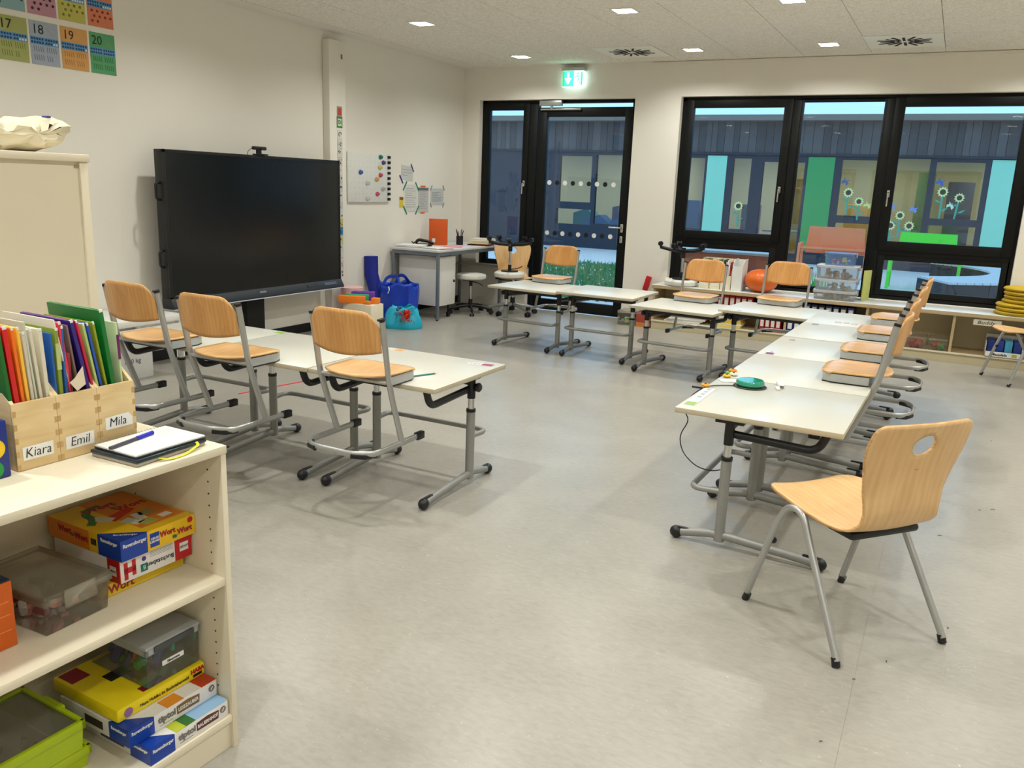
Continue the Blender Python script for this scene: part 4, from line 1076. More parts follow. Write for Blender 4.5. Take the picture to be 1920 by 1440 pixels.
s1 = stool('white round castor stool standing beside the far desk'); s1.location = (-5.0, 8.62, 0)
s1.location = (-4.99, 8.52, 0)
s2 = dup(s1, (-4.53, 8.62, .928), 0, 'white round castor stool turned upside down on the swivel chair'); s2.rotation_euler = (PI, 0, .4)
s3 = dup(s1, (-2.60, 9.03, .966), 0, 'white round castor stool turned upside down on the left end of the window bench'); s3.rotation_euler = (PI, 0, 1.1)

# swivel shell chair, facing the camera
sw = thing('swivel_chair', 'beech shell swivel chair on a silver star base, with a stool upside down on it', 'chair', (-4.57, 8.80, 0), math.radians(213))
for ch in list(sc.children):
    if ch.name.startswith('seat_shell') or ch.name.startswith('under_frame'):
        c = ch.copy(); C.objects.link(c); c.parent = sw
        c.scale = (1.05, 1.0, 1.0)
MB().cyl((0, 0, .12), (0, 0, .41), .016, 14).build('gas_lift', M_chrome, sw)
MB().cyl((0, 0, .05), (0, 0, .20), .028, 14).build('lift_sleeve', M_blackmat, sw)
for k in range(5):
    a = 2*PI*k/5+.9; ca, sa = math.cos(a), math.sin(a)
    arm = MB().tube([(.02*ca, .02*sa, .12), (.15*ca, .15*sa, .10), (.29*ca, .29*sa, .065)], .022, seg=10, r2=.014, frame=(0, 0, 1)).build('base_arm', M_silver, sw)
    b = MB(); cx, cy = .29*ca, .29*sa
    b.cyl((cx-sa*.026, cy+ca*.026, .028), (cx-sa*.006, cy+ca*.006, .028), .028, 14); b.cyl((cx+sa*.006, cy-ca*.006, .028), (cx+sa*.026, cy-ca*.026, .028), .028, 14); b.cyl((cx, cy, .03), (cx, cy, .068), .009, 8)
    b.build('castor', M_black, arm)

# ================================================================ bags and blocks by the left wall
def sack(name, m, parent, loc, sx, sy, h, seed, open_=.75, fold=.02, top=None, n=30, rings=12):
    r_ = random.Random(seed); ph = [r_.uniform(0, 6.28) for _ in range(6)]; b = MB(); R = []
    for j in range(rings+1):
        f = j/rings; row = []
        for i in range(n):
            a = 2*PI*i/n; ca, sa = math.cos(a), math.sin(a)
            q = (abs(ca)**3+abs(sa)**3)**(-1/3)
            s = (1-.10*(1-f)**6)*(1-(1-open_)*f**2)
            wv = fold*(math.sin(5*a+ph[0]+3*f)+.7*math.sin(9*a+ph[1]-4*f)+.5*math.sin(13*a+ph[2]))*(.3+f)
            zz = h*f+(.02*math.sin(3*a+ph[3])+.015*math.sin(7*a+ph[4]))*f
            row.append(b.bm.verts.new((ca*q*(sx*s+wv), sa*q*(sy*s+wv), max(0, zz))))
        R.append(row)
    for A, B in zip(R, R[1:]):
        for i in range(n): b.bm.faces.new((A[i], A[(i+1) % n], B[(i+1) % n], B[i]))
    b.bm.faces.new(list(reversed(R[0])))
    o = b.build(name, m, parent, smooth=True); o.location = loc
    md = o.modifiers.new('thick', 'SOLIDIFY'); md.thickness = .003
    return o
M_blue = mat('blue_woven_plastic', (10, 62, 190), .28, var=.12, scale=12, bump=.4, spec=.7)
t = thing('shopping_bag', 'large blue shopping bag leaning by the far desk', 'bag', (-5.27, 7.42, 0))
sack('bag_body', M_blue, t, (0, 0, 0), .235, .15, .43, 3, .98, .012)
for s in (-1, 1):
    b = MB(); b.tube([(-.10, s*.12, .41), (-.06, s*.10, .50), (.05, s*.06, .51), (.10, s*.11, .41)], .003, fil=.05, seg=8, r2=.018, frame=(0, 1, 0)); b.build('handle', M_blue, t)
b = MB(); b.tube([(.0, -.158, .40), (.02, -.172, .37), (.0, -.17, .33)], .006, fil=.01, seg=6); b.build('white_ribbon', M_paper, t)
t = thing('rolled_cloth', 'dark blue rolled cloth sticking out of the big blue bag', 'cloth', (-5.525, 7.34, .10), 0)
b = MB(); b.tube([(.06, 0, 0), (.03, 0, .22), (-.03, 0, .40), (-.035, 0, .60)], [.075]*4, seg=18, r2=.055); b.build('roll', mat('dark_blue_cloth', (10, 30, 140), .6, var=.15), t)
t = thing('cloth_bag', 'turquoise bag with red tinsel spilling open on the floor', 'bag', (-5.0, 7.16, 0), .5)
sack('bag_body', mat('turquoise_bag', (25, 175, 205), .4, var=.08, spec=.6), t, (0, 0, 0), .20, .14, .215, 8, .55, .016)
b = MB(); r_ = random.Random(2); b.sphere((.02, -.075, .135), .06, 14, 9, sc=(1.1, .95, .9))
for k in range(420):
    p = Vector((r_.gauss(.02, .034), r_.gauss(-.09, .034), .08+r_.random()*.115)); d = Vector((r_.uniform(-1, 1), r_.uniform(-1, 1), r_.uniform(-1, 1)))*.022; e = d.cross(Vector((0, 0, 1))).normalized()*.008
    v = [b.bm.verts.new(p-d-e), b.bm.verts.new(p+d-e), b.bm.verts.new(p+d+e)]; b.bm.faces.new(v)
b.build('tinsel', mat('red_tinsel', (215, 50, 12), .25, var=.4, scale=60, metal=.3), t)['kind'] = 'stuff'
# low box with foam building blocks
t = thing('storage_box', 'cream box under the foam blocks by the left wall', 'box', (-5.02, 6.50, 0))
MB().box(-.17, .17, -.10, .10, 0, .33, bev=.004).build('body', M_cream, t)
def block(lab, x, y, z, sx, sy, sz, col, rz=0, holes=0):
    t = thing('foam_block', lab, 'foam block', (x, y, z), rz, 'foam building blocks on the cream box')
    MB().box(-sx/2, sx/2, -sy/2, sy/2, 0, sz, bev=.006).build('body', mat('foam'+str(col), col, .5), t)
    for k in range(holes):
        MB().lathe([(0, 0), (.018, 0), (.018, .001), (0, .001)], seg=14).build('hole', mat('foam_hole', (60, 25, 90), .8), t).location = ((k-1)*.075, 0, sz)
block('long orange foam block in front', -5.10, 6.43, .332, .26, .065, .07, (245, 130, 25), .45); block('green foam block behind the long orange one', -5.08, 6.49, .332, .22, .06, .08, (30, 170, 110), .45)
block('purple foam block with three holes', -5.07, 6.565, .332, .22, .09, .10, (115, 45, 165), .45, 3); block('small orange foam cube at the right', -4.90, 6.54, .332, .075, .07, .055, (245, 140, 40), .3)
block('short orange foam wedge beside the cube', -4.93, 6.45, .332, .07, .06, .03, (235, 120, 20), .4)
t = thing('waste_bin', 'pink waste bin behind the foam blocks, below the display corner', 'bin', (-5.38, 6.78, 0))
b = MB(); b.tube([(0, 0, 0), (0, 0, .43)], [.09, .115], seg=24); b.build('body', mat('pink_plastic', (232, 185, 185), .45), t)
# ================================================================ window bench
BX0, BX1, BYF, BZ = -2.87, 1.7, 8.885, .495
M_bt = mat('bench_top', (222, 220, 212), .32, var=.015); M_be = mat('bench_edge', (196, 172, 130), .5, var=.05); M_bb = mat('bench_body', (205, 194, 160), .55, var=.02)
t = thing('window_bench', 'long low shelf bench with open compartments under the wide window', 'bench', (0, 0, 0))
MB().box(BX0-.015, BX1, BYF-.012, YB-.004, BZ-.008, BZ, bev=.002).build('top_surface', M_bt, t)
MB().box(BX0-.012, BX1, BYF-.01, YB-.004, BZ-.038, BZ-.0085, bev=.002).build('top_board', M_be, t)
MB().box(BX0, BX1, BYF+.02, YB-.004, .088, .104).build('bottom_board', M_be, t)
MB().box(BX0, BX1, BYF+.012, BYF+.02, .088, .104).build('edge_strip', mat('bench_strip', (232, 222, 196), .4), t)
MB().box(BX0, BX1, BYF+.03, BYF+.05, 0, .088).build('plinth', M_bb, t)
MB().box(BX0, BX1, YB-.02, YB-.006, .104, BZ-.038).build('back_panel', M_bb, t)
for x in (-2.855, -2.195, -1.425, -.655, .115, .885, 1.68): MB().box(x-.012, x+.012, BYF+.015, YB-.02, .104, BZ-.038).build('divider', M_be, t)
for x0, x1, z in ((-2.84, -2.21, .245), (-2.18, -1.44, .275), (-1.41, -.67, .275)): MB().box(x0, x1, BYF+.03, YB-.02, z, z+.014).build('shelf', M_bb, t)
def binder(x, y, z, w_, h_, d_, col, lab, grp, rot=0, labcol=(232, 230, 225)):
    t = thing('binder', lab, 'binder', (x, y, z), rot, grp)
    MB().box(-w_/2, w_/2, -d_/2, d_/2, 0, h_, bev=.002).build('cover', mat('binder'+str(col), col, .45), t)
    MB().box(-w_/2*.7, w_/2*.7, -d_/2-.0012, -d_/2+.001, h_*.35, h_*.85).build('spine_label', mat('binder'+str(labcol), labcol, .6), t)
r_ = random.Random(11)
for k in range(6): binder(-2.12+k*.062, 9.04, .289, .055, .155, .22, (170, 25, 35), 'red binder, %s from left in the upper bench row' % ORD[k], 'red binders in the window bench')
for k in range(4): binder(-1.70+k*.058, 9.04, .289, .05, .15, .22, (150, 20, 30), 'darker red binder under the orange pumpkin ball, %s from left' % ORD[k], 'dark red binders in the window bench')
for k in range(4): binder(-1.66+k*.055, 9.02, .105, .048, .155, .22, (180, 30, 35), 'red binder, %s from left in the lower bench row' % ORD[k], 'red binders in the lower row of the bench')
for k in range(10): binder(-1.375+k*.066, 9.02, .105, .058, .165, .24, ((25, 50, 150), (35, 80, 170), (18, 28, 90))[k % 3], 'blue binder with white label, %s from left in the lower bench row' % ORD[k], 'blue binders in the lower row of the bench')
for k in range(9): binder(-1.37+k*.07, 9.05, .289, .06, .14, .22, ((22, 35, 90), (30, 30, 45), (35, 60, 140))[k % 3], 'dark blue binder, %s from left in the upper bench row' % ORD[k], 'dark blue binders in the upper row of the bench')
for k in range(5):
    c = ((238, 215, 90), (230, 225, 205), (235, 205, 60), (225, 190, 110), (240, 235, 220))[k]
    o = MB().box(-.14, .14, -.11, .11, 0, .022, bev=.002).build('exercise_book', mat('book'+str(c), c, .6)); o.location = (-2.02+r_.uniform(-.01, .01), 9.02, .105+.0226*k); o.rotation_euler = (0, 0, r_.uniform(-.1, .1)); tag(o, '%s exercise book in the flat stack in the lower bench row' % ('yellow', 'cream', 'deep yellow', 'tan', 'topmost white')[k], 'book', 'flat exercise books in the bench')
for lv, z in ((0, .105), (1, .26)):
    for k in range(3):
        c = ((232, 230, 222), (200, 205, 200), (240, 238, 232))[k]
        o = MB().box(-.20, .20, -.12, .12, 0, .014, bev=.001).build('paper_stack', mat('stack'+str(c), c, .7)); o.location = (-2.52+.02*k, 9.03, z+.0145*k); o.rotation_euler = (0, 0, .05*k); tag(o, '%s white paper stack, %s shelf at the left end of the bench' % (('lowest', 'middle', 'topmost')[k], ('lower', 'upper')[lv]), 'papers', 'paper stacks at the left end of the bench')
M_clear = glass_mat('clear_plastic', (.97, .98, .98), .8, .12, .08, (205, 200, 185)); M_frost = glass_mat('frosted_plastic', (.97, .98, .99), .8, .15, .26, (225, 228, 230)); M_frostl = glass_mat('frosted_lid', (.97, .98, .99), .8, .2, .6, (232, 234, 236)); M_clearb = glass_mat('milky_blue_plastic', (.85, .92, 1.0), .8, .15, .28, (150, 185, 235)); M_clearw = glass_mat('milky_plastic', (.96, .95, .92), .8, .2, .14, (214, 206, 180))
def clear_box(lab, x, y, z, w_, d_, h_, rz=0, body=None, lid=True, lidm=None, fill=None, grp=None, cat='box', clips=True, taper=.92):
    t = thing('clear_box', lab, cat, (x, y, z), rz, grp)
    body = body or M_clear; lidm = lidm or M_clearw; b = MB(); a = taper
    W, D = w_/2, d_/2
    lo = [(-W*a, -D*a, .001), (W*a, -D*a, .001), (W*a, D*a, .001), (-W*a, D*a, .001)]; hi = [(-W*.97, -D*.97, h_), (W*.97, -D*.97, h_), (W*.97, D*.97, h_), (-W*.97, D*.97, h_)]
    for i in range(4): j = (i+1) % 4; b.quad(lo[i], lo[j], hi[j], hi[i])
    b.quad(*lo); bmesh.ops.remove_doubles(b.bm, verts=b.bm.verts, dist=1e-6)
    b.build('tub', body, t)
    if lid:
        b = MB(); b.box(-W, W, -D, D, h_, h_+.012, bev=.004); b.box(-W, W, -D, -D+.008, h_-.012, h_+.002); b.box(-W, W, D-.008, D, h_-.012, h_+.002); b.box(-W, -W+.008, -D, D, h_-.012, h_+.002); b.box(W-.008, W, -D, D, h_-.012, h_+.002)
        b.build('lid', lidm, t)
        if clips:
            for s in (-1, 1): MB().box(s*(W+.004)-.005, s*(W+.004)+.005, -.03, .03, h_-.03, h_+.012, bev=.002).build('clip', mat('clip_grey', (170, 175, 190), .4), t)
    else:
        b = MB()
        for (x0, x1, y0, y1) in ((-W, W, -D, -D+.01), (-W, W, D-.01, D), (-W, -W+.01, -D, D), (W-.01, W, -D, D)): b.box(x0, x1, y0, y1, h_-.004, h_+.008, bev=.002)
        b.build('rim', lidm, t)
    if fill:
        rr = random.Random(int(abs(x)*777)); 
        for k, (c, n_) in enumerate(fill):
            b = MB()
            for q in range(n_):
                s = rr.uniform(.14, .26)*min(W, D, h_*1.6); M = TR(rr.uniform(-.68, .68)*W*a, rr.uniform(-.68, .68)*D*a, s*.7+rr.random()*h_*.35) @ Euler((rr.random()*3, rr.random()*3, rr.random()*3)).to_matrix().to_4x4()
                b.box(-s, s, -s*.6, s*.6, -s*.45, s*.45, bev=s*.15, seg=1, M=M)
            b.build('contents', mat('toy'+str(c), c, .5), t)['kind'] = 'stuff'
    return t
GB = 'clear plastic boxes stacked on the window bench'
clear_box('lowest clear box of the stack on the window bench', -.985, 9.03, BZ+.001, .41, .27, .083, 0, M_frost, lidm=M_frostl, fill=[((190, 170, 150), 14), ((215, 200, 180), 10)], grp=GB)
clear_box('second clear box from the bottom of the stack on the window bench', -.985, 9.03, BZ+.098, .40, .27, .10, 0, M_frost, lidm=M_frostl, fill=[((205, 200, 170), 10)], grp=GB)
clear_box('third clear box with toy dinosaurs in the stack on the window bench', -.985, 9.03, BZ+.212, .395, .27, .122, 0, M_frost, lidm=M_frostl, fill=[((95, 80, 85), 9), ((190, 150, 110), 8)], grp=GB)
clear_box('small bluish box with red and yellow toys, topmost clear box on the bench', -.975, 9.03, BZ+.348, .29, .20, .112, 0, M_clearb, lidm=M_clearb, fill=[((205, 50, 60), 5), ((235, 215, 70), 5), ((225, 225, 235), 3)], grp=GB)
o = MB().box(-.075, .075, -.006, .006, 0, .30, bev=.002).build('document_folder', mat('lime_folder', (205, 210, 120), .5)); o.location = (-.72, 9.20, BZ+.001); o.rotation_euler = (0, 0, 1.2); tag(o, 'yellow-green folder standing right of the stacked clear boxes', 'folder')
# magazine holders with books
M_mag = mat('cream_cardboard', (236, 226, 190), .6)
for k in range(4):
    white = k == 3; x = -2.325+k*.115
    t = thing('magazine_holder', ('white magazine holder with slanted side, rightmost on the window bench' if white else '%s of the cream magazine holders on the window bench' % ('leftmost', 'second from left', 'third from left')[k]), 'magazine holder', (x, 9.08, BZ+.001), 0, 'magazine holders on the window bench')
    m = M_paper if white else M_mag; w_ = .052
    for s in (-1, 1): MB().prism([(-.12, 0), (.12, 0), (.12, .32 if not white else .33), (-.02, .32 if not white else .33), (-.12, .15 if not white else .27)], -.0015, .0015, M=TR(s*w_, 0, 0) @ Matrix(((0, 0, 1, 0), (1, 0, 0, 0), (0, 1, 0, 0), (0, 0, 0, 1)))).build('side', m, t)
    MB().box(-w_, w_, -.1215, -.1185, 0, .15 if not white else .26).build('front', m, t); MB().box(-w_, w_, .1185, .1215, 0, .32).build('back', m, t); MB().box(-w_, w_, -.12, .12, 0, .003).build('bottom', m, t)
    if not white: MB().box(-.035, .035, -.1228, -.1216, .03, .06).build('name_label', M_paper, t)
    cs = ((230, 230, 228), (60, 45, 50), (200, 205, 215), (170, 40, 50), (40, 60, 50), (240, 235, 225), (90, 130, 90), (50, 50, 60))
    for q in range(0 if white else 6):
        c = cs[(q*3+k*2) % 8]; o = MB().box(-.006, .006, -.10, .10, 0, .27+.02*((q+k) % 3), bev=.001).build('slim_book', mat('slim'+str(c), c, .5)); o.location = (x-.04+q*.0155, 9.085, BZ+.0045)
        tag(o, 'slim book, %s from left in the %s cream magazine holder' % (ORD[q], ORD[k]), 'book', 'slim books in the magazine holders')
# orange ball (pumpkin shaped)
t = thing('pumpkin', 'shiny orange pumpkin-like ball on the window bench', 'pumpkin', (-1.745, 9.07, BZ))
b = MB(); n, m_ = 40, 16; R = []
for j in range(m_+1):
    th = PI*j/m_; row = []
    for i in range(n):
        a = 2*PI*i/n; r = .172*(1+.02*math.cos(8*a))*math.sin(th)**.85
        row.append(b.bm.verts.new((r*math.cos(a), r*math.sin(a), .121-.12*math.cos(th))))
    R.append(row)
for A, B in zip(R, R[1:]):
    for i in range(n): b.bm.faces.new((A[i], A[(i+1) % n], B[(i+1) % n], B[i]))
bmesh.ops.remove_doubles(b.bm, verts=b.bm.verts, dist=1e-5)
b.build('body', mat('orange_rind', (222, 102, 20), .35, var=.1, scale=5), t, smooth=True)
MB().tube([(0, 0, .235), (.006, 0, .25)], [.014, .009], seg=8).build('stalk', mat('stalk', (120, 100, 50), .8), t)
o = MB().sphere((0, 0, 0), .032, 14, 8).build('paper_ball', M_white); o.location = (-2.745, 8.95, .595)
o.name = 'white_knob_ball'; o.location = (-2.80, 9.18, BZ+.032); tag(o, 'small white ball behind the upturned stool on the window bench', 'ball')
# cushions
M_cush = mat('mustard_cushion', (205, 172, 20), .6, var=.06)
for k in range(7):
    lo_ = k < 3
    t = thing('seat_cushion', 'mustard round cushion, %s of the stack on the window bench' % ('lowest', 'second from bottom', 'third from bottom', 'middle', 'third from top', 'second from top', 'topmost')[k], 'cushion', (.62+(.0 if lo_ else .05)+.006*((k*5) % 3), 9.075-.004*((k*3) % 4), BZ+.001+k*.0375), 0, 'yellow cushions stacked on the window bench')
    MB().lathe([(0, 0), (.16, 0), (.182, .006), (.19, .0175), (.182, .031), (.16, .0365), (0, .0365)], seg=36).build('cover', M_cush, t)
    MB().lathe([(.1895, .015), (.1915, .0175), (.1895, .020)], seg=36).build('piping', mat('mustard_dark', (140, 110, 10), .7), t)
# toys in the bench, label, carton
clear_box('clear bin with red toys in the window bench', -.20, 9.02, .105, .22, .26, .105, 0, lid=False, fill=[((190, 70, 65), 12), ((215, 110, 95), 6)], grp='toy bins in the window bench')
clear_box('clear bin with green and orange toys in the window bench', .008, 9.02, .105, .17, .26, .105, 0, lid=False, fill=[((70, 190, 90), 7), ((235, 130, 70), 6), ((190, 60, 50), 6)], grp='toy bins in the window bench')
t = thing('paper_label', 'handwritten label hanging at the compartment next to the right shell chair', 'label', (.39, BYF+.008, .415)); MB().box(-.115, .115, 0, .001, -.027, .027).build('sheet', mat('label_cream', (226, 220, 200), .7), t)
text('Buddy', .045, (-.01, -.001, 0), (PI/2, 0, 0), M_ink, t, sx=1.3, shear=.2)
t = thing('product_carton', 'open cardboard tray with blue packets in the window bench', 'carton', (.56, 9.02, .105))
b = MB(); b.box(-.15, .15, -.13, -.127, 0, .05); b.box(-.15, .15, .127, .13, 0, .18); b.box(-.15, -.147, -.13, .13, 0, .14); b.box(.147, .15, -.13, .13, 0, .14); b.box(-.15, .15, -.13, .13, 0, .003); b.build('tray', M_paper, t)
text('Mausefalle', .03, (-.03, -.1306, .024), (PI/2, 0, 0), M_ink, t, bold=.0008)
MB().box(.07, .11, -.1312, -.1305, .012, .04).build('green_field', mat('acid_green', (190, 200, 60), .6), t)
for k in range(4):
    c = ((20, 45, 120), (25, 60, 150), (70, 160, 200), (30, 60, 140))[k]; o = MB().box(-.032, .032, -.11, .11, 0, .15, bev=.01).build('packet', mat('pack'+str(c), c, .35), t); o.location = (-.108+k*.072, 0, .004)
# bits beside the door
t = clear_box('clear crate with green and white toys on the floor beside the glass door', -3.175, 9.04, 0, .20, .26, .152, 0, lid=True, fill=[((110, 185, 80), 6), ((225, 225, 225), 6), ((205, 190, 150), 6)])
t = thing('toy_basket', 'red and orange box of things between the clear crate and the bench', 'box', (-2.97, 9.06, 0)); MB().box(-.085, .085, -.13, .13, 0, .15, bev=.006).build('body', mat('red_box', (165, 70, 60), .5), t); MB().box(-.08, .08, -.135, -.13, .0, .05).build('front_band', mat('orange_band', (205, 130, 60), .5), t)
o = MB().box(-.03, .03, -.018, .018, 0, .17, bev=.004).build('red_case', mat('red_case', (190, 20, 30), .4)); o.location = (-3.085, 9.26, .375); o.rotation_euler = (0, .25, 0); tag(o, 'small bright red case fixed to the wall beside the glass door', 'case')

# ================================================================ small things on the tables
TZ = .6135
t = thing('answer_buzzer', 'green transparent buzzer puck on a black disc on the nearest right table', 'buzzer', (-.757, 3.935, TZ))
MB().lathe([(0, 0), (.075, 0), (.078, .003), (.074, .006), (0, .006)], seg=36).build('base', M_black, t)
MB().lathe([(0, .008), (.062, .008), (.066, .014), (.066, .026), (.060, .033), (0, .035)], seg=36).build('dome', mat('teal_plastic', (30, 150, 120), .12, var=.25, scale=40, coat=.6), t)
t = thing('cable', 'thin black cable hanging from the nearest right table', 'cable', (0, 0, 0))
b = MB(); b.tube([(-.81, 3.90, TZ+.004), (-.88, 3.86, TZ+.004), (-.93, 3.80, TZ+.004), (-.96, 3.70, .60), (-.955, 3.5, .58), (-.88, 3.36, .56), (-.93, 3.40, .48), (-.93, 3.47, .38), (-.88, 3.55, .30), (-.82, 3.60, .275), (-.76, 3.60, .30)], .0025, fil=.06, seg=6); b.build('wire', M_black, t)
MB().box(-.985, -.935, 3.745, 3.757, TZ, TZ+.008, bev=.002).build('plug', M_black, t)
fl = (((240, 150, 30), -.905, 4.22, 'uppermost orange'), ((235, 190, 40), -.90, 4.07, 'yellow'), ((240, 160, 40), -.935, 3.80, 'lowest orange'), ((120, 180, 60), -.905, 4.15, 'green'), ((235, 235, 225), -.88, 4.13, 'white'))
for c, x, y, n_ in fl:
    t = thing('craft_flower', n_+' craft flower at the edge of the nearest right table', 'decoration', (x, y, TZ+.001), 0, 'craft flowers at the table edge')
    for q in range(5): a = 2*PI*q/5; MB().sphere((.012*math.cos(a), .012*math.sin(a), .008), .010, 8, 5, sc=(1, 1, .7)).build('petal', mat('fl'+str(c), c, .6), t)
    MB().sphere((0, 0, .012), .007, 8, 5).build('centre', mat('fl_centre', (120, 70, 20), .7), t)
o = MB().box(-.045, .045, -.03, .03, 0, .002).build('paper_scrap', M_paper); o.location = (-.87, 4.0, TZ+.0005); o.rotation_euler = (0, 0, .5); tag(o, 'white paper scrap beside the green buzzer', 'paper')
t = thing('connector_block', 'pair of white plastic connectors right of the green buzzer', 'connector', (-.635, 4.03, TZ), 1.9)
MB().box(-.05, .05, -.012, .012, 0, .018, bev=.003).build('body', M_white, t); MB().box(-.09, -.04, .012, .03, 0, .010, bev=.002).build('plug', M_white, t); MB().box(-.052, -.049, -.008, .008, .004, .014).build('socket', mat('socket_grey', (110, 100, 95), .5), t)
def tagp(lab, x, y, z, w_, d_, rz, c1, c2, txt=None, thx=.0006):
    t = thing('name_strip', lab, 'sticker', (x, y, z), rz)
    MB().box(-w_/2, w_/2, -d_/2, d_/2, 0, thx).build('strip', mat('strip'+str(c1), c1, .4), t)
    MB().box(w_/2-d_*1.2, w_/2-.003, -d_/2+.003, d_/2-.003, thx, thx+.0004).build('picture', mat('strip'+str(c2), c2, .5), t)
    b = MB()
    for k in range(4): b.box(-w_/2+.01+k*w_*.15, -w_/2+.01+k*w_*.15+w_*.09, -d_*.18, d_*.18, thx, thx+.0003)
    b.build('print', mat('faint_print', (170, 172, 178), .6), t)
    return t
tagp('name strip with a green frog picture on the nearest right table', -.905, 3.60, TZ+.0003, .36, .05, -PI/2, (224, 230, 222), (150, 185, 90))
tagp('name strip with a purple picture on the third right table', -.845, 4.90, TZ+.0003, .12, .05, -PI/2, (215, 210, 218), (110, 40, 90))
tagp('small name strip beside the gap between third and fourth right table', -.815, 5.45, TZ+.0003, .07, .04, -PI/2, (200, 200, 190), (150, 140, 110))
tagp('small name strip at the left edge of the fourth right table', -.79, 6.25, TZ+.0003, .07, .05, -PI/2, (205, 205, 200), (120, 125, 130))
tagp('name strip with a pink picture at the far right corner of the near-left row', -2.06, 3.64, .6003, .14, .05, 0.1, (215, 210, 212), (150, 60, 110))
tagp('name strip with a green picture at the middle of the near-left row', -3.50, 3.68, .6003, .14, .05, .1, (214, 216, 206), (120, 175, 50))
tagp('orange-marked name strip behind the chair on the near-left row', -2.63, 3.68, .6003, .12, .04, 0, (222, 214, 196), (220, 150, 60))
tagp('faint name strip on the far-row table before the orange ball', -1.50, 6.80, .5833, .12, .03, 0, (200, 202, 200), (150, 155, 150))
tagp('faint name strip on the far-row table before the glass door', -3.0, 6.85, .5923, .12, .03, 0, (200, 202, 200), (150, 150, 150))
M_foil = mat('foil_square', (232, 205, 196), .2, var=.1)
for k in range(5):
    o = MB().box(-.022, .022, -.022, .022, 0, .003, bev=.001).build('foil_square', M_foil); o.location = (-.66+.055*(k % 5), 6.46+.012*(k % 2), TZ+.0003)
    tag(o, 'small pinkish foil square, %s on the fourth right table' % ('first from left', 'second from left', 'middle', 'second from right', 'rightmost')[k], 'foil square', 'foil squares on the fourth right table')
t = thing('pencil', 'teal pencil lying on the near-left table', 'pencil', (-2.155, 3.235, .6045), 1.15)
b = MB(); b.tube([(-.085, 0, 0), (.075, 0, 0)], .004, seg=6); b.build('shaft', mat('teal_pencil', (50, 130, 125), .4), t); MB().tube([(.075, 0, 0), (.09, 0, 0)], [.004, .0008], seg=6).build('tip', M_pine, t)
b = MB(); b.tube([(-4.30, 4.15, .004), (-4.24, 4.5, .004), (-4.15, 4.9, .004)], .004, seg=6); o = b.build('red_string', mat('red_string', (225, 80, 90), .6)); tag(o, 'thin red string lying on the floor behind the near-left tables', 'string')
for k, (x, y) in enumerate(((.4, 6.053), (.366, 4.631), (.308, 4.585), (.136, 4.105), (-.085, 2.635), (.0, 2.806), (.18, 3.17), (-.133, 2.251), (-2.30, 8.70))):
    r_ = random.Random(k); b = MB(); L_ = .0045 if k not in (1, 3) else .011
    b.tube([(-L_, 0, .002), (0, L_*.5, .003), (L_, -.002, .002)], .0012, seg=5)
    o = b.build('floor_crumb', mat('crumb', (75, 55, 45), .8)); o.location = (x, y, 0); o.rotation_euler = (0, 0, r_.random()*3)
    tag(o, 'tiny dark crumb on the floor, %s' % ('beyond the right row', 'right of the shell chair, curved one', 'right of the shell chair, beside the curved one', 'behind the shell chair', 'at the front foot of the shell chair', 'between the feet of the shell chair', 'at the right foot of the shell chair', 'alone at the bottom right', 'behind the far row of tables')[k], 'crumb', 'tiny crumbs on the floor')
# ================================================================ foreground shelf unit (local: x towards its right end, y into its depth)
SA = math.radians(88)
SO = Vector((-1.522, 1.419, 0))
def sl(x, y, z=0):      # shelf coordinates to the room
    return (SO.x+x*math.cos(SA)-y*math.sin(SA), SO.y+x*math.sin(SA)+y*math.cos(SA), z)
t = thing('shelf_unit', 'low cream shelf unit with games in the left foreground', 'shelf', sl(0, 0), SA)
L_ = 1.0
MB().box(-L_, 0, -.004, .42, .829, .85, bev=.0015).build('top_board', M_cream, t)
sp = MB().box(-.0165, 0, 0, .42, 0, .829, bev=.001).build('side_panel', M_cream, t)
MB().box(-L_, -L_+.021, 0, .42, 0, .829, bev=.001).build('side_panel', M_cream, t)
MB().box(-L_+.021, -.0165, .41, .418, .05, .829).build('back_panel', M_cream, t)
MB().box(-L_+.021, -.0165, .004, .41, .476, .497, bev=.0015).build('shelf', M_cream, t)
MB().box(-L_+.021, -.0165, .002, .41, .079, .10, bev=.0015).build('shelf', M_cream, t)
MB().box(-L_+.021, -.0165, .012, .03, 0, .079).build('plinth', M_cream, t)
for k in range(22):
    for y in (.05, .34):
        MB().lathe([(0, 0), (.0026, 0), (.0026, .0006), (0, .0006)], seg=8).build('peg_hole', mat('hole_dark', (70, 60, 45), .8), sp).matrix_local = TR(-.0168, y, .14+.032*k) @ RY(-PI/2)

